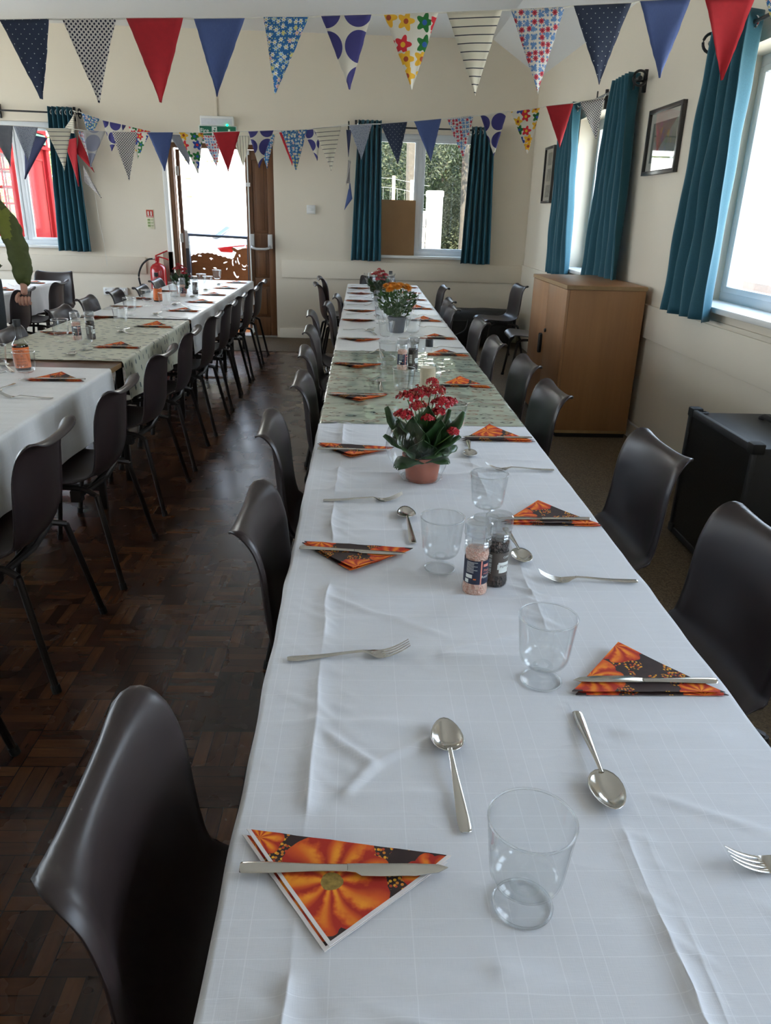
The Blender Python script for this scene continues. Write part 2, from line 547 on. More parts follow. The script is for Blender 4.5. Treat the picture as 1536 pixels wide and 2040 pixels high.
FAB = {
    'navy_dot': cloth_mat('navy_cotton_with_white_specks', f_dot((0.020, 0.036, 0.085), (0.62, 0.66, 0.68), 0.034, 0.055)),
    'polka': cloth_mat('white_cotton_with_black_dots', f_dot((0.78, 0.74, 0.70), (0.012, 0.012, 0.045), 0.0185, 0.23)),
    'red': cloth_mat('red_cotton', plain((0.55, 0.008, 0.022))),
    'denim': cloth_mat('blue_denim', denim),
    'blue_floral': cloth_mat('blue_cotton_with_flowers', f_blue),
    'circles': cloth_mat('white_cotton_with_navy_discs', f_circ2((0.76, 0.72, 0.62), (0.045, 0.04, 0.22))),
    'grey_circles': cloth_mat('white_cotton_with_faded_discs', f_circ2((0.62, 0.60, 0.58), (0.33, 0.34, 0.44))),
    'multi': cloth_mat('white_cotton_with_bright_flowers', f_multi),
    'stripes': cloth_mat('cream_cotton_with_black_stripes', f_stripe(1)),
    'stripes_v': cloth_mat('cream_cotton_with_upright_stripes', f_stripe(0)),
    'small_floral': cloth_mat('white_cotton_with_small_flowers', f_small),
    'grey': cloth_mat('grey_cotton', plain((0.22, 0.23, 0.27))),
    'grey_print': cloth_mat('grey_printed_cotton', f_print),
    'navy': cloth_mat('navy_cotton', plain((0.03, 0.04, 0.12))),
}
FABW = {'navy_dot': 'dark navy flag with tiny white specks', 'polka': 'white flag with black polka dots', 'red': 'plain red flag with frayed edges',
        'denim': 'plain denim blue flag', 'blue_floral': 'bright blue flag with small pale flowers', 'circles': 'white flag with big navy discs',
        'grey_circles': 'pale flag with faded grey discs', 'multi': 'white flag with red, yellow, green and blue flowers', 'stripes': 'cream flag with black stripes across',
        'stripes_v': 'cream flag with upright dark stripes', 'small_floral': 'white flag with small red and blue flowers', 'grey': 'plain grey flag',
        'grey_print': 'pale grey flag with a fine print', 'navy': 'plain navy flag'}
# ================================================================ THE SETTING
def wall_with_holes(name, axis, pos, a0, a1, z0, z1, holes, th, m, top=None):
    """axis 'x': wall plane at x=pos running along y. th: signed outward thickness. holes (a0,a1,z0,z1)."""
    mb = MB()
    outer = [(a0, z0), (a1, z0)] + (top if top else [(a1, z1), (a0, z1)])
    hl = [[(h[0], h[2]), (h[0], h[3]), (h[1], h[3]), (h[1], h[2])] for h in holes]
    if axis == 'x': f = lambda a, z, t: (pos + t, a, z)
    else: f = lambda a, z, t: (a, pos + t, z)
    mb.plate(outer, hl, th, f)
    return struct(name, mb, m, flat=True)

mb = MB(); mb.box(LX, 0.55, BY, 8.45, -0.05, 0.0)
struct('floor', mb, PARQ, flat=True)
mb = MB(); mb.box(0.55, R, BY, L, -0.05, 0.004); mb.box(LX, 0.55, 8.45, L, -0.05, 0.004)
struct('floor', mb, CARPET, flat=True)

# right wall windows (y0,y1,z0,z1)
WR = [(6.15, 7.52, 1.02, 2.28), (2.75, 4.56, 1.02, 2.28), (-0.3, 1.5, 1.02, 2.28), (-2.4, -1.2, 1.02, 2.28)]
wall_with_holes('wall_right', 'x', R, BY - 0.3, L, -0.05, ZW, WR, 0.30, WALL)
# far wall: door, centre window, left windows
FD = (-2.08, -0.875, 0.0, 2.14)
FW = [(0.22, 1.47, 0.99, 2.30), (-4.7, -3.18, 1.00, 2.30)]
far_top = [(R, ZW), (R - 0.55, ZC), (LX + 0.55, ZC), (LX, ZW)]
mb = MB()
outer = [(LX, 0.0), (FD[0], 0.0), (FD[0], FD[3]), (FD[1], FD[3]), (FD[1], 0.0), (R, 0.0)] + far_top
mb.plate(outer, [[(h[0], h[2]), (h[0], h[3]), (h[1], h[3]), (h[1], h[2])] for h in FW], 0.28, lambda a, z, t: (a, L + t, z))
struct('wall_far', mb, WALL, flat=True)
# behind the camera and on the left: unseen glazed openings, added and sized for daylight
WB = [(-5.6, -4.6, 1.3, 2.2), (-2.4, -1.7, 1.4, 2.2)]
mb = MB()
mb.plate([(LX, -0.05), (R, -0.05)] + far_top, [[(h[0], h[2]), (h[0], h[3]), (h[1], h[3]), (h[1], h[2])] for h in WB], -0.28, lambda a, z, t: (a, BY + t, z))
struct('wall_back', mb, WALL, flat=True)
WL = [(-1.6, -0.8, 1.2, 2.0), (2.2, 4.2, 0.9, 2.4), (4.9, 8.8, 0.5, 2.55)]
wall_with_holes('wall_left', 'x', LX, BY - 0.3, L + 0.28, -0.05, ZW, WL, -0.28, WALL)
mb = MB()
prof = [(R + 0.3, ZW - 0.01), (R, ZW), (R - 0.55, ZC), (LX + 0.55, ZC), (LX, ZW), (LX - 0.28, ZW - 0.01)]
for i in range(len(prof) - 1):
    (xa, za), (xb, zb) = prof[i], prof[i + 1]
    mb.add([(xa, BY - 0.3, za), (xb, BY - 0.3, zb), (xb, L + 0.28, zb), (xa, L + 0.28, za), (xa, BY - 0.3, za + 0.15), (xb, BY - 0.3, zb + 0.15), (xb, L + 0.28, zb + 0.15), (xa, L + 0.28, za + 0.15)],
           [(0, 1, 2, 3), (4, 7, 6, 5), (0, 4, 5, 1), (1, 5, 6, 2), (2, 6, 7, 3), (3, 7, 4, 0)])
struct('ceiling', mb, CEIL, flat=True)

# raised dado boards and baseboards
mb = MB(); mb.box(-0.80, R - 0.02, L - 0.022, L, 0.712, 0.915); struct('trim_1', mb, WALL, bevel=0.003)
mb = MB(); mb.box(LX, -2.40, L - 0.022, L, 0.712, 0.90); struct('trim_2', mb, WALL, bevel=0.003)
mb = MB(); mb.box(R - 0.022, R, BY, L, 0.712, 0.925); struct('trim_3', mb, WALL, bevel=0.003)
mb = MB(); mb.box(R - 0.016, R, 2.45, 4.95, 0.925, 0.95); struct('trim_4', mb, WALL, bevel=0.003)
mb = MB(); mb.box(-0.84, R, L - 0.018, L, 0.0, 0.115); struct('baseboard_far', mb, WALL, bevel=0.004)
mb = MB(); mb.box(LX, -2.12, L - 0.018, L, 0.0, 0.115); struct('baseboard_far', mb, WALL, bevel=0.004)
mb = MB(); mb.box(R - 0.018, R, BY, L - 0.02, 0.0, 0.115); struct('baseboard_right', mb, WALL, bevel=0.004)
mb = MB(); mb.tube([(R - 0.03, 4.2, 0.125), (R - 0.03, 4.9, 0.125), (R - 0.03, 5.15, 0.12)], 0.006); struct('trim_5', mb, WHITE)

def window(n, axis, pos, a0, a1, z0, z1, mull, inner, outw, open_top=0.0):
    """frame set back in the reveal; pos = depth plane of the frame"""
    fr = MB(); w = 0.055; d = 0.06
    def bx(m_, u0, u1, v0, v1, t0, t1):
        if axis == 'y': m_.box(u0, u1, min(pos + t0, pos + t1), max(pos + t0, pos + t1), v0, v1)
        else: m_.box(min(pos + t0, pos + t1), max(pos + t0, pos + t1), u0, u1, v0, v1)
    s = outw
    bx(fr, a0, a1, z0, z0 + w, 0, s * d); bx(fr, a0, a1, z1 - w, z1, 0, s * d)
    bx(fr, a0, a0 + w, z0 + w, z1 - w, 0, s * d); bx(fr, a1 - w, a1, z0 + w, z1 - w, 0, s * d)
    for mx in mull: bx(fr, mx - 0.028, mx + 0.028, z0 + w, z1 - w, 0, s * d)
    f = fr.build('window_%d' % n, PVC, bevel=0.004)
    f['kind'] = 'structure'
    edges = [a0 + w] + [q for mx in mull for q in (mx - 0.028, mx + 0.028)] + [a1 - w]
    for i in range(0, len(edges), 2):
        sa = MB(); u0, u1 = edges[i], edges[i + 1]; k = 0.032
        bx(sa, u0, u1, z0 + w, z0 + w + k, -0.008 * s, s * 0.035); bx(sa, u0, u1, z1 - w - k, z1 - w, -0.008 * s, s * 0.035)
        bx(sa, u0, u0 + k, z0 + w + k, z1 - w - k, -0.008 * s, s * 0.035); bx(sa, u1 - k, u1, z0 + w + k, z1 - w - k, -0.008 * s, s * 0.035)
        so = sa.build('sash', PVC, f, bevel=0.003)
        g = MB(); bx(g, u0 + k, u1 - k, z0 + w + k, z1 - w - k, s * 0.012, s * 0.016)
        g.build('pane', PANE, so, flat=True)
    sill = MB(); 
    if axis == 'y': sill.box(a0 - 0.03, a1 + 0.03, inner - 0.05 * s, pos, z0 - 0.025, z0 + 0.006)
    else: sill.box(inner - 0.05 * s, pos, a0 - 0.03, a1 + 0.03, z0 - 0.025, z0 + 0.006)
    sill.build('window_sill', WHITE, f, bevel=0.006)
    return f
PI2 = pi / 2
window(1, 'y', L + 0.07, *FW[0], [0.80], L, 1)
window(2, 'y', L + 0.07, *FW[1], [-3.74], L, 1)
window(3, 'x', R + 0.17, *WR[0], [6.83], R, 1)
window(4, 'x', R + 0.17, *WR[1], [3.65], R, 1)
window(5, 'x', R + 0.17, *WR[2], [0.6], R, 1)
window(6, 'x', R + 0.17, *WR[3], [], R, 1)
for k, h in enumerate(WL): window(7 + k, 'x', LX - 0.17, *h, [(h[0] + h[1]) / 2], LX, -1)
for k, h in enumerate(WB): window(10 + k, 'y', BY - 0.17, *h, [(h[0] + h[1]) / 2], BY, -1)
for (a0, a1, z0, z1) in WR: portal((R + 0.29, (a0 + a1) / 2, (z0 + z1) / 2), (0, PI2, 0), z1 - z0, a1 - a0)
for (a0, a1, z0, z1) in WL: portal((LX - 0.27, (a0 + a1) / 2, (z0 + z1) / 2), (0, -PI2, 0), z1 - z0, a1 - a0)
for (a0, a1, z0, z1) in FW + [FD]: portal(((a0 + a1) / 2, L + 0.27, (z0 + z1) / 2), (-PI2, 0, 0), a1 - a0, z1 - z0)
for (a0, a1, z0, z1) in WB: portal(((a0 + a1) / 2, BY - 0.27, (z0 + z1) / 2), (PI2, 0, 0), a1 - a0, z1 - z0)

# ---- doorway: frame, closed right leaf, open left leaf
mb = MB()
y0, y1 = L + 0.10, L + 0.20
mb.box(FD[0], FD[0] + 0.05, y0, y1, 0, FD[3]); mb.box(FD[1] - 0.03, FD[1], y0, y1, 0, FD[3]); mb.box(FD[0] + 0.05, FD[1] - 0.03, y0, y1, FD[3] - 0.05, FD[3])
d = mb.build('door_1', OAK, bevel=0.004); d['kind'] = 'structure'
mb = MB(); mb.box(FD[0], FD[1], L - 0.02, y1 + 0.05, -0.02, 0.02)
mb.build('threshold', M('aluminium_threshold', (0.5, 0.48, 0.44), 0.35, 0.6), d, bevel=0.004)
def leaf(x0, x1, ya, name, parent):
    m_ = MB(); t = 0.045; s = 0.075
    m_.box(x0, x0 + s, ya, ya + t, 0.02, 2.08); m_.box(x1 - s, x1, ya, ya + t, 0.02, 2.08)
    for z0, z1 in ((0.02, 0.24), (0.60, 0.70), (1.02, 1.20), (1.98, 2.08)): m_.box(x0 + s, x1 - s, ya, ya + t, z0, z1)
    o = m_.build(name, OAK, parent, bevel=0.004)
    for z0, z1 in ((0.24, 0.60), (0.70, 1.02), (1.20, 1.98)):
        p_ = MB(); p_.box(x0 + s, x1 - s, ya + 0.015, ya + t - 0.012, z0, z1)
        mid = (x0 + x1) / 2
        p_.box(x0 + s + 0.04, x1 - s - 0.04, ya + 0.006, ya + 0.02, z0 + 0.03, z1 - 0.03)
        p_.build('door_panel', OAK, o, bevel=0.005)
    return o
rl = leaf(-1.20, -0.877, L + 0.02, 'door_leaf', d)
bar = MB(); GREYM = M('grey_coated_metal', (0.55, 0.55, 0.55), 0.35, 0.2)
bar.box(-1.165, -1.115, L - 0.05, L + 0.02, 1.03, 1.19); bar.box(-0.955, -0.905, L - 0.05, L + 0.02, 1.03, 1.19)
bar.tube([(-1.14, L - 0.05, 1.06), (-1.13, L - 0.10, 1.04), (-1.08, L - 0.115, 1.03), (-0.98, L - 0.115, 1.03), (-0.94, L - 0.10, 1.04), (-0.93, L - 0.05, 1.06)], 0.014, 10)
bar.build('panic_bar', GREYM, rl, bevel=0.006)
rod = MB(); rod.tube([(-1.168, L + 0.005, 0.04), (-1.168, L + 0.005, 2.06)], 0.008)
for z in (0.08, 1.72, 2.05): rod.box(-1.19, -1.145, L - 0.004, L + 0.018, z - 0.02, z + 0.02)
rod.build('bolt_rod', WHITE, rl)
# left leaf swung outwards, seen nearly edge-on
lv = MB(); lv.box(-0.0225, 0.0225, 0.0, 0.72, 0.03, 2.08)
ll = lv.build('door_leaf', OAK, d, bevel=0.004); ll.location = (-1.995, L + 0.21, 0); ll.rotation_euler = (0, 0, 0.222)
hg = MB()
for z in (0.4, 1.12, 1.85): hg.box(-0.034, 0.005, -0.03, 0.0, z - 0.05, z + 0.05)
hg.build('hinge', GREYM, ll)
pb = MB(); pb.box(0.0225, 0.06, 0.04, 0.10, 1.0, 1.2); pb.box(0.0225, 0.06, 0.60, 0.66, 1.0, 1.2); pb.tube([(0.06, 0.07, 1.04), (0.075, 0.35, 1.03), (0.06, 0.63, 1.04)], 0.014)
pb.build('panic_bar', GREYM, ll)
# white reveal strip beside the door
mb = MB(); mb.box(FD[0] - 0.05, FD[0], L - 0.012, L + 0.0, 0.0, FD[3] + 0.04); mb.box(FD[0] - 0.05, FD[1] , L - 0.012, L, FD[3], FD[3] + 0.04)
struct('trim_6', mb, WHITE, bevel=0.003)

# ================================================================ OUTSIDE
GRAV = M('pale_gravel', (0.55, 0.52, 0.46), 0.95, var=0.25, scale=60, bump=0.6, bdist=0.01)
GRASS = M('grass_ground', (0.13, 0.17, 0.05), 0.95, var=0.5, scale=18, bump=0.6, bdist=0.02)
EARTH = M('leafy_earth', (0.045, 0.026, 0.015), 0.95, var=0.6, scale=14, bump=0.6, bdist=0.03)
STONE = M('pale_stone', (0.62, 0.59, 0.53), 0.9, var=0.2, scale=9, bump=0.5, bdist=0.01)
BARK = M('tree_bark', (0.045, 0.036, 0.025), 0.9, var=0.4, scale=12, bump=0.8, bdist=0.02)
mb = MB(); mb.box(-40, 40, L + 0.29, 60, -0.25, -0.06); mb.box(-40, 40, -40, BY - 0.3, -0.25, -0.06)
mb.box(-40, LX - 0.3, BY - 0.3, L + 0.29, -0.25, -0.06); mb.box(R + 0.3, 40, BY - 0.3, L + 0.29, -0.25, -0.06)
struct('ground', mb, GRAV, flat=True)
mb = MB(); mb.box(1.3, 9, 13.2, 24, -0.06, 0.25); g = mb.build('earth_bank', EARTH, bevel=0.1)
tag(g, 'brown leafy earth bank below the hedge outside the far window', 'bank')

LEAFC = {}
def leafmat(name, a, b, c):
    t = NT(name)
    oi = t.n('ObjectInfo')
    n = t.noise(t.obj(), 2.2, 3)[0]
    n2 = t.white(t.vm('SCALE', t.vm('FLOOR', t.vm('SCALE', t.obj(), s=14.0)), s=1.0))[0]
    col = t.mix(n2, t.mix(n, a, b), c)
    t.set(Base_Color=col, Roughness=0.6)
    tl = t.n('BsdfTranslucent'); t.l(col, tl.inputs['Color'])
    mx = t.n('MixShader'); mx.inputs[0].default_value = 0.3
    t.l(t.b.outputs[0], mx.inputs[1]); t.l(tl.outputs[0], mx.inputs[2]); t.l(mx.outputs[0], t.o.inputs['Surface'])
    return t.m
LG = leafmat('hedge_leaves', (0.007, 0.020, 0.006), (0.016, 0.038, 0.010), (0.045, 0.066, 0.020))
LB = leafmat('autumn_leaves', (0.010, 0.018, 0.006), (0.026, 0.030, 0.012), (0.052, 0.058, 0.022))
LY = leafmat('light_leaves', (0.12, 0.18, 0.05), (0.25, 0.30, 0.08), (0.40, 0.42, 0.15))
def foliage(c, rad, n, size, shell=0.35):
    m_ = MB(); rnd = random.Random(int(c[0] * 100) + n)
    vs = []; fs = []
    for k in range(n):
        d = Vector((rnd.gauss(0, 1), rnd.gauss(0, 1), rnd.gauss(0, 1))).normalized()
        rr = 1 - shell * rnd.random() ** 1.5
        p = Vector((c[0] + d.x * rad[0] * rr, c[1] + d.y * rad[1] * rr, c[2] + d.z * rad[2] * rr))
        p += Vector((nz(p.x * 1.5, p.y * 1.5, p.z * 1.5), nz(p.y, p.z, p.x), nz(p.z * 1.3, p.x, p.y))) * 0.25
        a = Vector((rnd.gauss(0, 1), rnd.gauss(0, 1), rnd.gauss(0, 1))).normalized()
        b = a.orthogonal().normalized(); s = size * (0.6 + 0.8 * rnd.random())
        o = len(vs); vs += [p - a * s, p + b * s * 0.4, p + a * s, p - b * s * 0.4]; fs.append((o, o + 1, o + 2, o + 3))
    return m_.add(vs, fs)
def tree(name, label, x, y, h, tr, c, rad, n, size, mat, lean=0.0, group=None):
    e = thing(name, label, 'tree', (x, y, -0.06), 0, group)
    t = MB()
    pts = [(0, 0, 0), (0.02 + lean * 0.3, 0, h * 0.3), (-0.03 + lean * 0.6, 0.02, h * 0.6), (lean, 0, h)]
    t.tube(spline(pts, 10), [tr * (1.25 - 0.6 * k / 9) for k in range(10)], 10)
    t.build('trunk', BARK, e)
    foliage((c[0] - x, c[1] - y, c[2]), rad, n, size).build('foliage', mat, e, flat=True)
    return e
HG = 'trees beyond the garden wall'
tree('garden_tree', 'tall pale-trunked tree standing behind the brown board in the far window', 1.13, 16.3, 4.5, 0.13, (0.9, 17.4, 3.6), (1.6, 0.8, 1.6), 9000, 0.045, LB)
tree('garden_tree', 'slim tree trunk showing through the right pane of the far window', 2.45, 18.4, 4.5, 0.09, (2.6, 19.6, 3.9), (1.8, 0.8, 1.5), 9000, 0.045, LG)
def bush(name, label, c, rad, n, size, mat, cat='bush'):
    o = foliage(c, rad, n, size, 0.5).build(name, mat, None, flat=True)
    core = None
    return tag(o, label, cat)
bush('hedge', 'dark green hedge seen through the left pane of the far window', (0.5, 19.5, 1.6), (2.3, 0.6, 1.9), 30000, 0.035, LG, 'hedge')
bush('hedge', 'mottled brown and green hedge through the right pane of the far window', (3.6, 19.0, 1.3), (1.7, 0.6, 2.3), 30000, 0.035, LB, 'hedge')
bush('bush', 'yellow-green sunlit bush behind the fence posts outside the far window', (0.5, 15.2, 0.85), (0.8, 0.4, 0.6), 3000, 0.05, LY)
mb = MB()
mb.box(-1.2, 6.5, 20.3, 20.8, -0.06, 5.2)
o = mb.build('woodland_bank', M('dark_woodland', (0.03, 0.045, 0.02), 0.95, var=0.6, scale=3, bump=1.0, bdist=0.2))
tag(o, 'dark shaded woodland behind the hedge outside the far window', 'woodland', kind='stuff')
# stone garden wall with gate post
mb = MB()
for r_ in range(7):
    xo = -0.35 - 0.13 * (r_ % 2)
    while xo < 1.08:
        w_ = random.uniform(0.16, 0.34)
        mb.box(max(xo, -0.35), min(xo + w_ - 0.006, 1.09), 12.0 + random.uniform(-.015, .015), 12.3, -0.06 + r_ * 0.225, -0.06 + r_ * 0.225 + 0.219)
        xo += w_
o = mb.build('garden_wall', STONE, bevel=0.012); tag(o, 'sunlit pale stone garden wall outside the far window', 'wall')
mb = MB(); mb.box(1.10, 1.33, 11.98, 12.24, -0.06, 1.74); mb.box(1.09, 1.34, 11.97, 12.25, 1.70, 1.79)
o = mb.build('gate_post', STONE, bevel=0.02); tag(o, 'white stone gate post at the end of the garden wall', 'post')
POSTW = M('weathered_timber', (0.35, 0.28, 0.16), 0.9, var=0.3, scale=20)
fe = thing('wire_fence', 'timber post and wire fence above the garden wall', 'fence', (0, 0, 0))
for k, x in enumerate((0.35, 0.62, 0.90)):
    m_ = MB(); m_.box(x - 0.025, x + 0.025, 12.6, 12.66, -0.06, 2.05 - 0.05 * k); m_.build('fence_post', POSTW, fe, bevel=0.004)
m_ = MB()
for z in (1.65, 1.85, 1.98): m_.tube([(-0.3, 12.59, z), (0.6, 12.59, z - 0.02), (1.15, 12.4, z - 0.12)], 0.0025, 5)
for k in range(12): m_.tube([(-0.2 + k * 0.11, 12.59, 1.45), (-0.2 + k * 0.11, 12.59, 1.9 - 0.01 * k)], 0.002, 5)
m_.build('wire', M('galvanised_wire', (0.2, 0.2, 0.19), 0.5, 0.5), fe)

# white boarded fence and garden beyond the door
mb = MB(); WF = M('white_painted_board', (0.80, 0.79, 0.74), 0.7, var=0.08)
for k in range(9): mb.box(-9.0, -1.6, 17.0, 17.06, 0.0 + k * 0.34, 0.30 + k * 0.34)
e = thing('board_fence', 'bright sunlit board fence seen through the open door', 'fence', (0, 0, 0))
mb.build('boards', WF, e, bevel=0.005)
for k in range(5):
    m_ = MB(); m_.box(-8.6 + k * 1.7, -8.5 + k * 1.7, 17.06, 17.16, -0.06, 3.1); m_.build('fence_post', POSTW, e)
bush('bush', 'low yellow-green plants along the foot of the board fence', (-4.2, 16.4, 0.35), (2.4, 0.35, 0.45), 2500, 0.05, LY)
bush('bush', 'sunlit greenery above the board fence beyond the open door', (-4.8, 18.2, 3.0), (3.5, 0.6, 0.7), 4000, 0.09, LY)

# outside grab rail
mb = MB(); mb.tube([(-1.99, L + 0.34, 1.155), (-1.23, L + 0.34, 1.135)], 0.018, 10); mb.box(-2.0, -1.95, L + 0.30, L + 0.38, -0.06, 1.17); mb.box(-1.25, -1.21, L + 0.30, L + 0.38, -0.06, 1.15)
o = mb.build('handrail', M('blue_grey_steel', (0.10, 0.12, 0.16), 0.4, 0.4)); tag(o, 'dark blue-grey handrail across the open doorway', 'handrail')

# rusty sheet metal sheep
def S(zx, zy): return (-2.03 + (zx - 166) * 0.00128, 0.88 - (zy - 1162) * 0.00128)
body = [(150, 1600), (150, 1165), (185, 1162), (200, 1146), (225, 1144), (240, 1128), (262, 1132), (285, 1116), (310, 1121), (330, 1110), (355, 1118), (380, 1108), (402, 1116), (425, 1112), (440, 1124), (462, 1120), (480, 1136), (505, 1132), (522, 1146), (548, 1142), (565, 1156), (590, 1156), (608, 1164), (628, 1150), (640, 1128), (655, 1100), (630, 1092), (608, 1062), (636, 1058), (668, 1078), (690, 1072), (715, 1062), (745, 1058), (775, 1066), (800, 1080), (815, 1100), (850, 1085), (860, 1100), (826, 1130), (830, 1180), (815, 1230), (800, 1262), (808, 1600)]
def H(pts): return [S(*p) for p in pts]
holes = [[(676, 1122), (688, 1118), (694, 1138), (682, 1142)], [(758, 1130), (776, 1122), (782, 1138), (764, 1146)],
         [(702, 1206), (718, 1222), (738, 1222), (750, 1206), (744, 1228), (728, 1236), (712, 1230)],
         [(700, 1246), (716, 1254), (742, 1252), (736, 1260), (714, 1262)],
         [(612, 1170), (624, 1164), (618, 1190), (624, 1225), (612, 1222), (608, 1190)], [(640, 1180), (650, 1176), (652, 1200), (644, 1196)],
         [(660, 1150), (668, 1146), (672, 1175), (684, 1205), (676, 1212), (664, 1186)],
         [(756, 1222), (768, 1200), (778, 1204), (766, 1236)],
         [(286, 1136), (302, 1130), (322, 1142), (312, 1146), (300, 1142), (290, 1146)], [(392, 1160), (410, 1154), (430, 1166), (416, 1168), (410, 1180), (404, 1168)],
         [(222, 1196), (240, 1186), (276, 1190), (262, 1198), (240, 1198), (230, 1206)], [(524, 1200), (548, 1188), (568, 1188), (552, 1198), (532, 1206)],
         [(324, 1254), (340, 1250), (352, 1262), (338, 1266)], [(424, 1246), (446, 1242), (462, 1254), (440, 1256)],
         [(618, 1282), (628, 1278), (640, 1308), (650, 1322), (664, 1318), (672, 1322), (660, 1338), (646, 1336), (626, 1308)], [(552, 1250), (564, 1246), (558, 1262), (550, 1264)]]
mb = MB(); mb.plate(H(body), [H(h) for h in holes], 0.006, lambda a, z, t: (a, L + 0.44 + t, z))
o = mb.build('sheep_panel', M('rusted_steel', (0.32, 0.115, 0.035), 0.8, var=0.25, scale=30, bump=0.2), flat=True)
for v in o.data.vertices:
    if v.co.z < 0.5: v.co.z = -0.06
tag(o, 'rust-brown sheet metal sheep with cut-out face just outside the door', 'garden ornament')

# parked car beyond the doorway
car = thing('parked_car', 'white hatchback with a red tail light parked beyond the doorway', 'car', (-2.45, 12.9, -0.06))
CW = M('white_car_paint', (0.80, 0.80, 0.80), 0.2, var=0.01, Coat_Weight=0.6)
sec = [(-0.95, 0.30, 0.55, 0.80), (-0.93, 0.30, 1.0, 0.84), (-0.80, 0.28, 1.12, 0.84), (-0.45, 0.26, 1.46, 0.66), (0.8, 0.26, 1.48, 0.64), (1.5, 0.26, 1.10, 0.82), (2.6, 0.28, 0.85, 0.84), (2.9, 0.34, 0.60, 0.70)]
def P(i, j):
    y, zb, zt_, hw = sec[j]
    ring = [(-0.86, zb), (-0.88, 0.65), (-0.86, min(zt_, 1.0)), (-hw, zt_ - 0.02), (-hw * 0.6, zt_), (hw * 0.6, zt_), (hw, zt_ - 0.02), (0.86, min(zt_, 1.0)), (0.88, 0.65), (0.86, zb)]
    return (ring[i][0], y, ring[i][1])
m_ = MB(); m_.grid(P, 10, len(sec)); 
n0 = len(sec)
m_.add([P(i, 0) for i in range(10)], [tuple(range(10))]); m_.add([P(i, n0 - 1) for i in range(10)], [tuple(reversed(range(10)))])
m_.build('bodywork', CW, car, angle=50)
m_ = MB(); m_.add([(0.36, -0.88, 1.12), (0.44, -0.88, 1.12), (0.62, -0.74, 1.26), (0.56, -0.74, 1.28), (0.36, -0.84, 1.10), (0.44, -0.84, 1.10), (0.62, -0.70, 1.24), (0.56, -0.70, 1.26)], [(0, 1, 2, 3), (4, 5, 6, 7), (0, 1, 5, 4), (2, 3, 7, 6), (1, 2, 6, 5), (3, 0, 4, 7)])  # glass strip shaped like the slash of sky reflected in the rear window
m_.build('rear_window_glint', M('dark_car_glass', (0.02, 0.03, 0.04), 0.03, var=0.0, Specular_IOR_Level=0.8), car)
m_ = MB()
for s in (1, -1):
    m_.add([(s * 0.86, -0.90, 1.03), (s * 0.86, -0.90, 0.90), (s * 0.50, -0.965, 0.92), (s * 0.44, -0.965, 0.98), (s * 0.90, -0.70, 1.03), (s * 0.90, -0.70, 0.90), (s * 0.50, -0.90, 0.92), (s * 0.44, -0.90, 0.98)], [(0, 1, 2, 3), (4, 5, 6, 7), (0, 1, 5, 4), (2, 3, 7, 6), (1, 2, 6, 5), (3, 0, 4, 7)])
m_.build('tail_light', M('red_tail_lamp', (0.20, 0.002, 0.004), 0.15, var=0.2, Coat_Weight=0.5), car, bevel=0.01)
for (wx, wy) in ((-0.8, -0.2), (0.8, -0.2), (-0.8, 2.1), (0.8, 2.1)):
    m_ = MB(); m_.lathe([(0.0, -0.09), (0.30, -0.09), (0.32, -0.05), (0.32, 0.05), (0.30, 0.09), (0.0, 0.09)], 24, (wx, wy, 0.32), axis='x'); m_.build('wheel', RUBBER, car)

# red telephone box outside the left window
RED = M('red_gloss_paint', (0.24, 0.004, 0.005), 0.75, var=0.05, Specular_IOR_Level=0.15)
tb = thing('telephone_box', 'red telephone box with glazing bars outside the left window', 'telephone box', (-4.81, 11.55, -0.06))
m_ = MB()
for sx in (-0.42, 0.42):
    for sy in (-0.42, 0.42): m_.box(sx - 0.06, sx + 0.06, sy - 0.06, sy + 0.06, 0, 2.42)
m_.box(-0.48, 0.48, -0.48, 0.48, 0, 0.12)
m_.build('cabin', RED, tb, bevel=0.01)
m_ = MB(); m_.box(-0.50, 0.50, -0.50, 0.50, 2.22, 2.26); m_.box(-0.47, 0.47, -0.47, 0.47, 2.42, 2.5)
m_.grid(lambda i, j: ((i / 8 - .5) * 0.92, (j / 8 - .5) * 0.92, 2.5 + 0.16 * max(0, (1 - (2 * i / 8 - 1) ** 2)) * max(0, (1 - (2 * j / 8 - 1) ** 2)) ** 0.5), 9, 9)
m_.build('roof', RED, tb)
m_ = MB(); m_.box(-0.34, 0.34, -0.50, -0.485, 2.28, 2.40); m_.box(0.485, 0.50, -0.34, 0.34, 2.28, 2.40); m_.box(-0.42, 0.42, -0.46, 0.46, 2.26, 2.42)
m_.build('sign_panel', M('green_sign', (0.01, 0.14, 0.06), 0.4, var=0.1), tb)
m_ = MB(); m_.box(0.41, 0.44, -0.36, 0.36, 0.12, 2.22); m_.box(0.44, 0.452, -0.30, -0.27, 0.3, 2.1); m_.box(0.44, 0.452, 0.27, 0.30, 0.3, 2.1); m_.box(0.44, 0.452, -0.27, 0.27, 0.3, 0.33); m_.box(0.44, 0.452, -0.27, 0.27, 2.07, 2.1)
m_.build('solid_side', RED, tb, bevel=0.003)
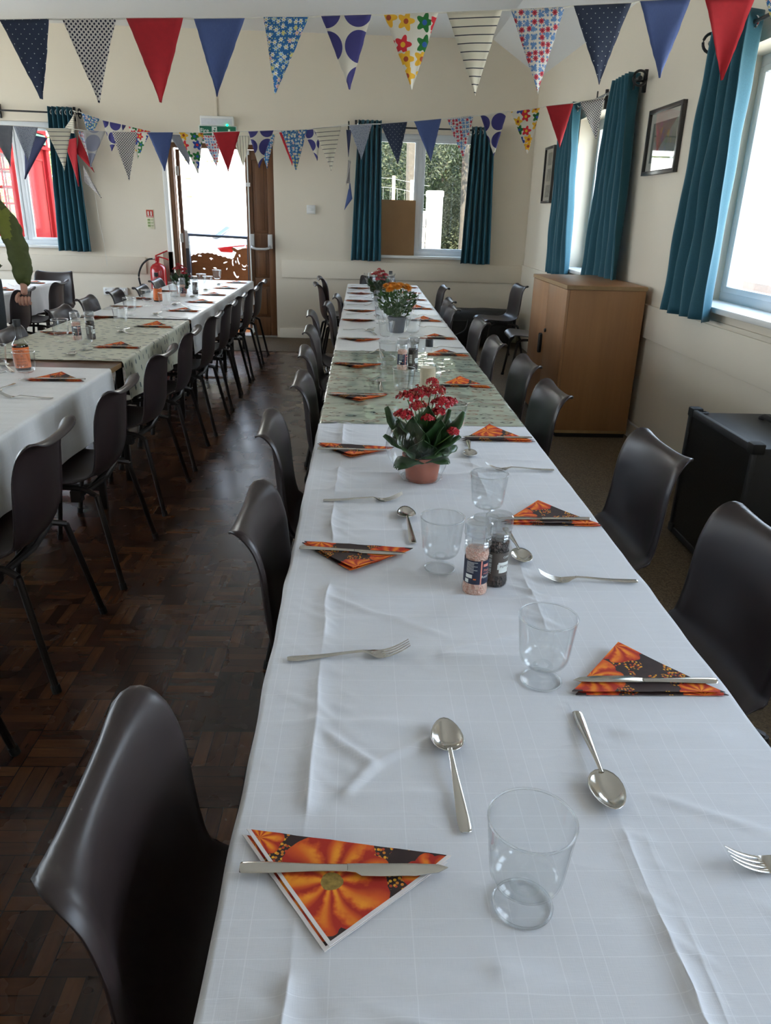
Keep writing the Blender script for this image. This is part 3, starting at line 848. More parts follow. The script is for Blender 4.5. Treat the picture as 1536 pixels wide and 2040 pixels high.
for face in ('front', 'back', 'other'):
    m_ = MB(); g_ = MB()
    def bb(mm, u0, u1, z0, z1, t=0.02):
        if face == 'front': mm.box(u0, u1, -0.44 - t / 2, -0.44 + t / 2, z0, z1)
        elif face == 'back': mm.box(u0, u1, 0.44 - t / 2, 0.44 + t / 2, z0, z1)
        else: mm.box(-0.44 - t / 2, -0.44 + t / 2, u0, u1, z0, z1)
    bb(m_, -0.36, -0.28, 0.12, 2.22, 0.04); bb(m_, 0.28, 0.36, 0.12, 2.22, 0.04); bb(m_, -0.28, 0.28, 0.12, 0.45, 0.04); bb(m_, -0.28, 0.28, 2.12, 2.22, 0.04)
    for k in range(8): bb(m_, -0.28, 0.28, 0.45 + k * 0.209, 0.475 + k * 0.209)
    for u in (-0.17, 0.17): bb(m_, u - 0.01, u + 0.01, 0.45, 2.12)
    dr = m_.build('glazed_door' if face == 'front' else 'glazed_side', RED, tb)
    bb(g_, -0.28, 0.28, 0.46, 2.12, 0.004); g_.build('pane', PANE, dr, flat=True)
bush('bush', 'pale sunlit bush behind the red telephone box', (-6.2, 14.5, 1.2), (2.2, 0.7, 1.3), 6000, 0.07, LY)
# sunny garden outside the right-hand windows
bush('hedge', 'sunlit green hedge outside the right-hand windows', (12.0, 14.0, 0.9), (1.0, 7.0, 1.2), 7000, 0.09, LY, 'hedge')
# ================================================================ CURTAINS AND RODS
def curtain(name, label, o3, dirv, nrm, top, bot, zt_, zb, folds, amp, seed, group='teal curtains at the windows', sag=0.0):
    """o3: point at coordinate 0; dirv: along the wall; nrm: into the room"""
    e = thing(name, label, 'curtain', o3, 0, group)
    d, n = Vector(dirv), Vector(nrm); rnd = random.Random(seed)
    ph = [rnd.uniform(-0.5, 0.5) for _ in range(folds + 2)]
    nu, nv = folds * 12 + 1, 40
    def P(i, j):
        u = i / (nu - 1); v = j / (nv - 1)
        a = lerp(top[0], bot[0], v ** 0.9); b = lerp(top[1], bot[1], v ** 0.9)
        k = u * folds; w = ph[int(min(k, folds))] * 0.25 * v
        s = a + (b - a) * (u + w * sin(pi * (k % 1.0)) / folds)
        dep = amp * (0.75 + 0.25 * (1 - v)) * cos(2 * pi * k + 0.8 * v * sin(3 * u + seed)) * (1 + 0.25 * nz(u * 3, v * 2, seed))
        dep += 0.012 * nz(u * 6, v * 5, seed + 9)
        p = d * s + n * (dep + sag * sin(pi * v))
        return (p.x, p.y, lerp(zt_, zb, v) - o3[2] + (0.004 * sin(7 * u) if j == nv - 1 else 0))
    m = MB(); m.grid(P, nu, nv)
    f = m.build('drape', TEAL, e, angle=180, solid=0.003)
    ey = MB()
    for k in range(folds * 2):
        u = (k + 0.5) / (folds * 2)
        s = lerp(top[0], top[1], u)
        c = d * s
        ax = (n * 0.9 + d * (0.45 if k % 2 else -0.45)).normalized()
        a = ax.cross(Vector((0, 0, 1))).normalized(); b = Vector((0, 0, 1))
        ey.tube([c + (a * cos(q) + b * sin(q)) * 0.026 + Vector((0, 0, zt_ - o3[2] - 0.055)) for q in [2 * pi * t / 14 for t in range(14)]], 0.005, 6, closed=True)
    ey.build('eyelet', CHROME, f)
    return e
ZR = 2.345
CY = R - 0.085
curtain('curtain', 'teal curtain nearest the camera, left of the large right-hand window', (CY, 4.34, ZR), (0, 1, 0), (-1, 0, 0), (-0.20, 0.20), (-0.25, 0.36), 2.40, 0.945, 4, 0.045, 3)
curtain('curtain', 'teal curtain hanging just above the beech cabinet, beside the framed dark print', (CY, 6.05, ZR), (0, 1, 0), (-1, 0, 0), (-0.17, 0.20), (-0.36, 0.52), 2.40, 0.96, 5, 0.045, 5)
curtain('curtain', 'teal curtain on the right wall nearest the room corner, beside the narrow photo frame', (CY, 7.52, ZR), (0, 1, 0), (-1, 0, 0), (-0.16, 0.26), (-0.40, 0.34), 2.40, 0.95, 5, 0.045, 8)
FY = L - 0.09
curtain('curtain', 'teal curtain left of the far window above the end of the centre table', (0.2, FY, ZR), (1, 0, 0), (0, -1, 0), (-0.11, 0.145), (-0.18, 0.17), 2.41, 0.93, 5, 0.04, 11)
curtain('curtain', 'teal curtain right of the far window, nearest the corner on the far wall', (1.48, FY, ZR), (1, 0, 0), (0, -1, 0), (-0.13, 0.12), (-0.17, 0.18), 2.38, 0.925, 5, 0.04, 13)
curtain('curtain', 'teal curtain beside the window with the red telephone box', (-3.16, FY, ZR), (1, 0, 0), (0, -1, 0), (-0.13, 0.13), (-0.20, 0.17), 2.44, 0.95, 5, 0.04, 17)

def rod(label, a, b, nrm, brackets, ring_ends=(True, True)):
    e = thing('curtain_rod', label, 'curtain rod', a, 0, 'black iron curtain rods')
    A = Vector((0, 0, 0)); B = Vector(b) - Vector(a); dv = B.normalized(); n = Vector(nrm)
    m = MB(); m.tube([A, B], 0.009, 10); m.build('rod', BLACK, e)
    for k, (p, s) in enumerate(((A, -1), (B, 1))):
        if not ring_ends[k]: continue
        m = MB(); c = p + dv * s * 0.02
        m.tube([c + n * 0.0 + (dv * cos(q) * 0.35 + n * sin(q) * 0.35 + Vector((0, 0, 1)) * 0) * 0.0 + (Vector((0, 0, 1)) * cos(q) + n * sin(q)) * 0.045 for q in [2 * pi * t / 20 for t in range(20)]], 0.008, 8, closed=True)
        m.tube([p, c + dv * s * 0.01], 0.014, 10)
        m.build('finial', BLACK, e)
    for s in brackets:
        m = MB(); c = dv * s
        m.tube([c, c - n * 0.075], 0.007, 8)
        w = c - n * 0.075
        m.box(min(w.x - 0.012, w.x + 0.004), w.x + 0.012, w.y - 0.012, w.y + 0.012, w.z - 0.07, w.z + 0.07)
        m.tube([c + Vector((0, 0, 0.055)) , c, c - Vector((0, 0, 0.055))], 0.006, 6)
        m.build('bracket', BLACK, e)
rod('black iron curtain rod over the large right-hand window', (CY, 2.4, ZR), (CY, 4.62, ZR), (-1, 0, 0), (0.12, 2.02))
rod('black iron curtain rod over the right-hand window near the corner', (CY, 5.78, ZR), (CY, 7.84, ZR), (-1, 0, 0), (0.09, 0.98, 1.95))
rod('black iron curtain rod over the far window at the end of the centre table', (0.0, FY, ZR), (1.64, FY, ZR), (0, -1, 0), (0.06, 1.58))
rod('black iron curtain rod over the window with the red telephone box', (-4.9, FY, 2.40), (-2.98, FY, 2.38), (0, -1, 0), (0.1, 1.05, 1.86))

# ================================================================ BUNTING
def bunting(label, Y, flags, cord, slack=0.0, fray=True):
    e = thing('bunting', label, 'bunting', (0, Y, 2.0))
    m = MB(); m.tube([(x, 0.0, z - 2.0) for x, z in cord], 0.0035, 6); m.build('cord', M('white_cotton_tape', (0.7, 0.68, 0.62), 0.9), e)
    rnd = random.Random(int(Y * 10))
    for kind, xa, za, xb, zb, xt, zt_ in flags:
        nu, nv = 9, 14
        wob = rnd.uniform(-1, 1); tw = rnd.uniform(-0.25, 0.25)
        w = sqrt((xb - xa) ** 2 + (zb - za) ** 2); h = max(0.1, (za + zb) / 2 - zt_)
        mx, mz = (xa + xb) / 2, (za + zb) / 2
        uo, vo = rnd.uniform(0, 1), rnd.uniform(0, 1)
        def P(i, j):
            u = i / (nu - 1) * 2 - 1; v = j / (nv - 1)
            k = max(1 - v, 0.02)
            jx = 0.0025 * nz(v * 60, u * 9, Y) if abs(u) == 1 and fray else 0
            x = lerp(mx, xt, v) + u * k * w / 2 + jx; z = lerp(mz, zt_, v) + u * k * (zb - za) / 2
            y = 0.010 * sin(2.2 * u + wob * 3 + 2 * v) * v * (1.3 - v) * 2 + 0.03 * tw * v * u + 0.014 * wob * v * v
            return (x, y - 0.004, z - 2.0)
        f = MB(); f.grid(P, nu, nv, uvf=lambda i, j: (uo + (i / (nu - 1) - 0.5) * max(1 - j / (nv - 1), 0.02) * w, vo - j / (nv - 1) * h))
        o = f.build('flag', FAB[kind], e, angle=180, solid=0.0008)
        tag(o, FABW[kind])
    return e
S1 = [('navy_dot',-1.326,2.129,-1.130,2.139,-1.195,1.850),('polka',-1.076,2.139,-0.861,2.148,-0.965,1.844),('red',-0.820,2.151,-0.592,2.160,-0.704,1.852),
('denim',-0.548,2.158,-0.344,2.167,-0.470,1.882),('blue_floral',-0.268,2.173,-0.085,2.180,-0.227,1.899),('circles',-0.034,2.184,0.169,2.196,0.084,1.923),
('multi',0.221,2.197,0.441,2.212,0.344,1.931),('stripes',0.476,2.214,0.701,2.229,0.612,1.917),('small_floral',0.738,2.232,0.956,2.248,0.876,1.932),
('navy_dot',0.994,2.254,1.228,2.271,1.133,1.974),('denim',1.264,2.279,1.470,2.294,1.393,2.010),('red',1.528,2.298,1.736,2.310,1.657,2.009),
('blue_floral',1.773,2.315,1.954,2.328,1.915,2.054)]
S2 = [('grey',-2.708,1.998,-2.522,1.994,-2.580,1.710),('grey_print',-2.518,1.994,-2.334,1.989,-2.441,1.746),('stripes',-2.278,1.984,-2.082,1.986,-2.176,1.689),
('grey_circles',-1.996,1.978,-1.826,1.976,-1.973,1.717),('polka',-1.780,1.974,-1.586,1.977,-1.680,1.639),('denim',-1.510,1.979,-1.315,1.985,-1.398,1.711),
('multi',-1.273,1.986,-1.085,1.988,-1.142,1.701),('red',-1.009,1.994,-0.805,2.006,-0.907,1.722),('circles',-0.740,2.008,-0.547,2.021,-0.664,1.754),
('blue_floral',-0.489,2.019,-0.289,2.035,-0.378,1.744),('stripes',-0.239,2.044,-0.027,2.064,-0.104,1.752),('grey_print',0.031,2.073,0.212,2.088,0.131,1.837),
('navy_dot',0.274,2.090,0.479,2.110,0.419,1.813),('denim',0.533,2.115,0.741,2.139,0.674,1.838),('small_floral',0.783,2.143,0.988,2.167,0.925,1.867),
('circles',1.042,2.172,1.245,2.205,1.169,1.895),('multi',1.276,2.203,1.502,2.237,1.432,1.917),('red',1.544,2.249,1.751,2.275,1.685,1.967),
('polka',1.800,2.287,1.983,2.320,1.958,2.032)]
S3 = [('blue_floral',-2.880,2.371,-2.700,2.318,-2.818,2.130),('circles',-2.664,2.305,-2.422,2.264,-2.604,2.008),('multi',-2.391,2.255,-2.163,2.213,-2.323,1.941),
('grey',-1.966,2.189,-1.733,2.186,-1.765,1.877),('small_floral',-1.614,2.190,-1.397,2.191,-1.468,1.875),('stripes_v',-1.282,2.195,-1.081,2.201,-1.176,1.879),
('blue_floral',-1.026,2.212,-0.818,2.228,-0.916,1.881),('red',-0.774,2.244,-0.556,2.260,-0.639,1.919),('circles',-0.512,2.271,-0.316,2.297,-0.361,1.977)]
def cordof(S, pre, post):
    c = [pre]
    for s in S: c += [(s[1], s[2]), (s[3], s[4])]
    return c + [post]
bunting('long string of bunting nearest the camera, across the top of the view', 3.6, S1, cordof(S1, (-2.6, 2.09), (R - 0.09, 2.345)))
bunting('second string of bunting, tied to the curtain rod near the corner', 6.5, S2, cordof(S2, (-4.2, 2.06), (R - 0.09, 2.345)))
bunting('far string of bunting hung along the end wall above the fire exit', 9.2, S3, cordof(S3, (-2.97, 2.39), (-0.02, 2.35)))
# loose ends hanging down the wall
def hanging(label, x, y, items, cord):
    e = thing('bunting', label, 'bunting', (x, y, 2.0))
    m = MB(); m.tube(cord, 0.0025, 6); m.build('cord', M('white_string', (0.7, 0.68, 0.62), 0.9), e)
    for kind, tri in items:
        a, b, c = [Vector(p) for p in tri]
        nu, nv = 7, 10
        def P(i, j):
            u = i / (nu - 1); v = j / (nv - 1); k = max(1 - v, 0.03)
            mid = (a + b) / 2
            p = mid.lerp(c, v) + (b - a) * (u - .5) * k
            return (p.x, p.y + 0.015 * sin(4 * u + 3 * v), p.z)
        f = MB(); f.grid(P, nu, nv, uvf=lambda i, j: ((i / (nu - 1) - .5) * max(1 - j / (nv - 1), .03) * 0.2, -j / (nv - 1) * 0.3))
        tag(f.build('flag', FAB[kind], e, angle=180, solid=0.0008), FABW[kind])
hanging('loose end of bunting dangling over the teal curtain by the telephone box window', -2.97, 9.25,
        [('stripes', ((-0.16, 0, 0.19), (-0.02, -0.02, 0.17), (0.00, 0, 0.38))),
         ('red', ((-0.14, -0.05, 0.10), (0.01, -0.05, 0.13), (-0.03, -0.05, -0.36))),
         ('red', ((0.02, -0.03, 0.16), (-0.02, -0.03, -0.02), (0.15, -0.03, -0.21))),
         ('small_floral', ((0.02, -0.04, 0.20), (0.09, -0.04, 0.18), (0.13, -0.04, -0.16))),
         ('navy', ((-0.58, 0, 0.16), (-0.32, 0, 0.12), (-0.63, 0, -0.30))),
         ('polka', ((0.02, -0.03, -0.30), (0.04, -0.03, -0.14), (0.20, -0.03, -0.47)))],
        [(-0.01, 0.12, 0.38), (0.0, 0, 0.39), (0.03, 0, 0.1), (0.07, 0, -0.15), (0.12, 0, -0.42), (0.13, 0.02, -0.7), (0.16, 0.02, -0.95), (0.17, 0.02, -1.2)])
hanging('loose end of bunting hanging straight down beside the centre curtain', -0.01, 9.28,
        [('navy', ((-0.035, 0, 0.30), (0.025, 0, 0.30), (-0.01, 0, 0.03))), ('polka', ((-0.01, 0, 0.0), (0.02, 0, -0.02), (-0.03, -0.01, -0.26))), ('polka', ((-0.035, 0, -0.24), (0.012, 0, -0.24), (0.01, 0, 0.0))),
         ('denim', ((0.01, 0, -0.22), (0.04, 0, -0.40), (-0.05, 0, -0.52)))],
        [(0.0, 0.05, 0.35), (0, 0, 0.2), (0.0, 0, -0.2), (0.0, 0, -0.3)])

# ================================================================ WALL FITTINGS
GREEN = M('sign_green', (0.0, 0.12, 0.065), 0.35, var=0.05)
SIGNW = M('sign_white', (0.75, 0.78, 0.74), 0.4, var=0.02)
e = thing('fire_exit_sign', 'green and white fire exit sign above the door', 'sign', (-1.48, L - 0.001, 2.23))
m = MB(); m.box(-0.21, 0.21, -0.012, 0, -0.085, 0.085); m.build('sign_board', SIGNW, e, bevel=0.002)
m = MB(); m.box(-0.20, 0.20, -0.0145, -0.011, -0.076, 0.076); m.build('green_field', GREEN, e)
m = MB(); m.box(-0.065, -0.008, -0.017, -0.014, -0.07, 0.072); m.box(0.115, 0.137, -0.017, -0.014, -0.03, 0.05)
m.add([(0.09, -0.017, -0.03), (0.162, -0.017, -0.03), (0.126, -0.017, -0.066), (0.09, -0.014, -0.03), (0.162, -0.014, -0.03), (0.126, -0.014, -0.066)], [(0, 1, 2), (3, 5, 4), (0, 3, 4, 1), (1, 4, 5, 2), (2, 5, 3, 0)])
m.build('arrow_and_panel', SIGNW, e)
XZ = lambda x, y, z: Matrix.Translation((x, y, z)) @ Matrix.Rotation(pi / 2, 4, 'X')
text_part('Fire', 0.062, SIGNW, e, XZ(-0.195, -0.0152, 0.012)); text_part('exit', 0.062, SIGNW, e, XZ(-0.195, -0.0152, -0.052))
m = MB(); m.ball((-0.030, -0.018, 0.052), 0.008, 10, sc=(1, 0.2, 1))
for pts, r_ in (([(-0.034, -0.018, 0.038), (-0.042, -0.018, 0.008)], 0.007), ([(-0.034, -0.018, 0.036), (-0.018, -0.018, 0.026), (-0.012, -0.018, 0.034)], 0.0032), ([(-0.036, -0.018, 0.036), (-0.052, -0.018, 0.034), (-0.058, -0.018, 0.018)], 0.0032),
                ([(-0.042, -0.018, 0.008), (-0.026, -0.018, -0.012), (-0.030, -0.018, -0.036), (-0.022, -0.018, -0.037)], 0.004), ([(-0.042, -0.018, 0.008), (-0.048, -0.018, -0.018), (-0.061, -0.018, -0.026)], 0.004)):
    m.tube(pts, r_, 6)
m.build('running_figure', GREEN, e)
e = thing('emergency_light', 'white emergency light box with a green lamp over the fire exit sign', 'emergency light', (-1.48, L, 2.36))
m = MB(); m.box(-0.185, 0.185, -0.06, 0, -0.05, 0.045); m.build('housing', WHITE, e, bevel=0.008)
m = MB(); m.box(-0.17, 0.17, -0.064, -0.058, -0.042, 0.02); m.build('diffuser', M('milky_plastic', (0.6, 0.62, 0.66), 0.4), e, bevel=0.002)
LED = NT('green_indicator'); LED.set(Base_Color=(0.0, 0.6, 0.2), Emission_Color=(0.0, 1.0, 0.30), Emission_Strength=1.2); _q = LED.noise(LED.obj(), 5)[0]; LED.val(LED.math('ADD', 0.3, LED.math('MULTIPLY', _q, 0.05)), LED.b.inputs['Roughness'])
m = MB(); m.ball((0.115, -0.066, -0.045), 0.010, 10); m.build('indicator_lamp', LED.m, e)
m = MB(); m.box(-1.51, -1.475, L - 0.018, L, 2.405, ZC); struct('trim_7', m, WALL, bevel=0.003)
def plate_box(name, label, cat, x, z, w, h, parts):
    e = thing(name, label, cat, (x, L, z))
    m = MB(); m.box(-w / 2, w / 2, -0.03, 0, -h / 2, h / 2); m.build('back_box', WHITE, e, bevel=0.004)
    for nm, x0, x1, z0, z1 in parts:
        m = MB(); m.box(x0, x1, -0.038, -0.029, z0, z1); m.build(nm, WHITE, e, bevel=0.002)
    return e
plate_box('key_switch', 'square white wall switch plate right of the door', 'switch', -0.45, 1.475, 0.10, 0.095, [('rocker', -0.012, 0.012, -0.012, 0.012), ('faceplate', -0.043, 0.043, -0.04, -0.016), ('faceplate', -0.043, 0.043, 0.016, 0.04)])
for xx, lb in ((-2.86, 'white double wall socket nearer the telephone box window'), (-2.71, 'white double wall socket nearer the fire extinguisher')):
    e = plate_box('wall_socket', lb, 'socket', xx, 0.505, 0.135, 0.085, [('switch', -0.05, -0.035, 0.01, 0.03), ('switch', 0.035, 0.05, 0.01, 0.03), ('cover', -0.03, 0.03, -0.03, 0.005)])
e = thing('notice', 'narrow red and cream extinguisher instruction notice on the wall', 'notice', (-2.31, L, 1.32))
m = MB(); m.box(-0.045, 0.045, -0.004, 0, -0.105, 0.105); m.build('card', M('cream_card', (0.72, 0.68, 0.50), 0.5), e, bevel=0.001)
m = MB(); m.box(-0.04, 0.04, -0.0055, -0.0035, 0.02, 0.1); m.build('red_panel', M('notice_red', (0.5, 0.04, 0.02), 0.4), e)
m = MB()
for x0 in (-0.025, 0.008): m.box(x0, x0 + 0.014, -0.007, -0.005, 0.04, 0.085)
for k in range(4): m.box(-0.035, 0.035, -0.007, -0.005, 0.024 + k * 0.003, 0.0252 + k * 0.003)
m.build('pictogram', SIGNW, e)
m = MB()
for k, cc in enumerate(range(3)): m.box(-0.032, -0.002, -0.0055, -0.0035, -0.018 - k * 0.032, 0.004 - k * 0.032); m.box(0.004, 0.034, -0.0055, -0.0035, -0.010 - k * 0.032, -0.004 - k * 0.032)
m.build('symbols', M('notice_symbols', (0.25, 0.33, 0.12), 0.5, var=0.5, scale=90), e)

# fire extinguisher
REDX = M('extinguisher_red', (0.42, 0.008, 0.012), 0.22, var=0.05, Coat_Weight=0.4)
e = thing('fire_extinguisher', 'red water fire extinguisher with black hose on the wall by the door', 'fire extinguisher', (-2.235, L - 0.13, 0.30))
m = MB(); m.lathe([(0.0, 0), (0.085, 0), (0.092, 0.015), (0.092, 0.46), (0.085, 0.50), (0.06, 0.53), (0.03, 0.545), (0.022, 0.55), (0.022, 0.57), (0.0, 0.57)], 32); m.build('cylinder', REDX, e)
m = MB(); m.box(-0.022, 0.022, -0.018, 0.018, 0.57, 0.62); m.tube([(-0.02, 0, 0.60), (0.02, 0, 0.615), (0.09, 0, 0.60), (0.13, 0, 0.585)], 0.008, 8); m.tube([(-0.02, 0, 0.625), (0.03, 0, 0.645), (0.125, 0, 0.685)], 0.008, 8)
m.build('lever', REDX, e, bevel=0.002)
m = MB(); m.tube([(-0.02, 0, 0.59), (-0.05, 0, 0.59)], 0.011, 10); m.build('hose_coupling', CHROME, e)
m = MB(); m.tube(spline([(-0.05, 0, 0.59), (-0.11, 0.0, 0.58), (-0.18, 0, 0.52), (-0.225, 0, 0.42), (-0.225, 0, 0.33), (-0.19, 0, 0.22), (-0.13, 0, 0.12)], 30), 0.0105, 10); m.build('hose', RUBBER, e)
m = MB(); m.grid(lambda i, j: (0.0935 * sin(-0.95 + i * 0.1), -0.0935 * cos(-0.95 + i * 0.1), 0.12 + j * 0.24), 20, 2); m.build('label', M('extinguisher_label', (0.36, 0.006, 0.01), 0.35, var=0.1), e)
o = text_part('WATER', 0.034, SIGNW, e, Matrix.Identity(4), depth=0.0)
for v in o.data.vertices:
    a = (v.co.x - 0.062) / 0.0945; z = v.co.y; v.co = Vector((0.0945 * sin(a), -0.0945 * cos(a), z + 0.315))
m = MB()
for z in (0.30, 0.275, 0.25): m.grid(lambda i, j: (0.0943 * sin(-0.6 + i * 0.1), -0.0943 * cos(-0.6 + i * 0.1), z + j * 0.005), 12, 2)
m.build('label_line', SIGNW, e)
m = MB(); m.box(-0.03, 0.03, 0.09, 0.13, 0.3, 0.5); m.build('bracket', BLACK, e)
m = MB(); m.box(-0.045, 0.075, -0.012, 0.0, -0.19, 0.19); o = m.build('backing_board', M('board_and_shadow_brown', (0.30, 0.22, 0.17), 0.8), bevel=0.003); o.location = (-2.10 - 0.05, L, 0.78); tag(o, 'narrow brown backing board and faded shadow on the wall beside the fire extinguisher', 'board')  # brown slab stands for the backing board and its faded shadow

# hardboard propped on the far sill
m = MB(); m.box(0.30, 0.765, L + 0.025, L + 0.035, 0.99, 1.605); o = m.build('hardboard_sheet', MDF, bevel=0.001); tag(o, 'brown hardboard sheet propped on the far window sill', 'board')

# pictures on the right wall
def picture(label, y0, y1, z0, z1, fw_, paint, group=None):
    e = thing('framed_picture', label, 'picture', (R, (y0 + y1) / 2, (z0 + z1) / 2))
    w, h = (y1 - y0) / 2, (z1 - z0) / 2
    m = MB(); d = 0.028
    m.box(-d, 0, -w, w, -h, -h + fw_); m.box(-d, 0, -w, w, h - fw_, h); m.box(-d, 0, -w, -w + fw_, -h + fw_, h - fw_); m.box(-d, 0, w - fw_, w, -h + fw_, h - fw_)
    m.build('frame', M('black_satin_frame', (0.035, 0.03, 0.028), 0.3), e, bevel=0.001)
    m = MB(); m.box(-0.010, -0.002, -w + fw_, w - fw_, -h + fw_, h - fw_); m.build('mount', M('cream_mount', (0.62, 0.57, 0.50), 0.8), e)
    paint(e, w - fw_, h - fw_)
    m = MB(); m.box(-0.018, -0.016, -w + fw_, w - fw_, -h + fw_, h - fw_); m.build('glazing', PANE, e, flat=True)
    return e
def art1(e, w, h):
    t = NT('print_with_flag_reflection')
    x, y, z = t.sep(t.obj())
    uv = t.comb(y, z, 0.0)
    n = t.noise(uv, 9, 4)[0]
    p, c, r_ = flowers(t, uv, 16.0, 0.46, 6, 0.8, 0.4)  # flower blobs imitate the bunting reflected in the glazing
    cc = t.ramp(r_, [(0, (0.30, 0.20, 0.05)), (0.3, (0.20, 0.12, 0.16)), (0.55, (0.05, 0.10, 0.05)), (0.8, (0.10, 0.12, 0.20))], 'CONSTANT')
    rad = t.math('SQRT', t.math('ADD', t.math('MULTIPLY', y, y), t.math('MULTIPLY', z, z)))
    inside = t.math('MULTIPLY', p, t.math('LESS_THAN', t.math('ADD', rad, t.math('MULTIPLY', n, 0.06)), 0.17))
    bg = t.mix(n, (0.06, 0.07, 0.06), (0.20, 0.19, 0.16))
    t.set(Base_Color=t.mix(inside, bg, cc), Roughness=0.6)
    m = MB(); m.box(-0.012, -0.010, -w + 0.055, w - 0.055, -h + 0.05, h - 0.06); m.build('print', t.m, e)
def art2(e, w, h):
    for k in range(3):
        t = NT('grey_photograph')
        n = t.noise(t.obj(), 14 + 5 * k, 5, 0.65)[0]
        t.set(Base_Color=t.ramp(n, [(0.3, (0.03, 0.03, 0.03)), (0.5, (0.16, 0.15, 0.14)), (0.7, (0.42, 0.40, 0.37))]), Roughness=0.4)
        zc = (1 - k) * (h * 0.62)
        m = MB(); m.box(-0.012, -0.010, -w * 0.5, w * 0.5, zc - h * 0.24, zc + h * 0.24); m.build('photograph', t.m, e)
picture('black-framed dark print with painted-in bunting reflection and a cream mount on the right wall', 5.065, 5.645, 1.735, 2.135, 0.025, art1)
picture('narrow black frame holding three photographs near the room corner', 8.34, 8.74, 1.60, 2.14, 0.022, art2)
# ================================================================ TABLES AND CLOTHS
def table(label, x0, y0, y1, group):
    e = thing('folding_table', label, 'table', (x0 + TW / 2, (y0 + y1) / 2, 0), 0, group)
    w, h = TW / 2, (y1 - y0) / 2; zt_ = ZT - 0.006
    m = MB(); m.box(-w + 0.004, w - 0.004, -h + 0.003, h - 0.003, zt_ - 0.022, zt_); m.build('tabletop', TABLEW, e, bevel=0.002)
    m = MB()
    m.box(-w, -w + 0.005, -h, h, zt_ - 0.024, zt_ - 0.001); m.box(w - 0.005, w, -h, h, zt_ - 0.024, zt_ - 0.001); m.box(-w, w, -h, -h + 0.004, zt_ - 0.024, zt_ - 0.001); m.box(-w, w, h - 0.004, h, zt_ - 0.024, zt_ - 0.001)
    m.build('edging', EDGEW, e)
    m = MB(); 
    for sx in (-1, 1): m.box(sx * (w - 0.08) - 0.012, sx * (w - 0.08) + 0.012, -h + 0.06, h - 0.06, zt_ - 0.06, zt_ - 0.024)
    m.build('rail', LEGM, e)
    for sy in (-1, 1):
        for sx in (-1, 1):
            m = MB(); m.box(sx * (w - 0.09) - 0.016, sx * (w - 0.09) + 0.016, sy * (h - 0.22) - 0.016, sy * (h - 0.22) + 0.016, 0.0, zt_ - 0.03); m.build('leg', LEGM, e, bevel=0.003)
        m = MB(); m.box(-w + 0.09, w - 0.09, sy * (h - 0.22) - 0.01, sy * (h - 0.22) + 0.01, 0.10, 0.13); m.build('stretcher', LEGM, e)
    return e
CT = [(-0.45, 1.38), (1.39, 3.22), (3.23, 5.06), (5.07, 6.90), (6.91, 8.73)]
for k, (a, b) in enumerate(CT):
    table('folding table %s of the long centre run, under the cloths' % ('nearest the camera', 'second from the camera', 'third from the camera', 'fourth from the camera', 'at the far wall end')[k], 0.0, a, b, 'folding tables of the centre run')
XL = -1.825
LT = [(0.10, 2.03), (2.04, 3.87), (3.88, 5.70), (5.71, 7.53), (7.54, 8.78)]
for k, (a, b) in enumerate(LT):
    table('folding table %s of the left run, beyond the parquet aisle' % ('nearest the camera', 'with its bare brown end showing', 'under the green print cloth', 'under the plain cloth', 'nearest the fire exit')[k], XL, a, b, 'folding tables of the left run')
X3 = -3.72
for k, (a, b) in enumerate(((4.55, 6.37), (6.38, 8.2))):
    table('folding table %s of the far left row under a white cloth' % ('nearer the camera', 'nearer the wall')[k], X3, a, b, 'folding tables of the far left row')

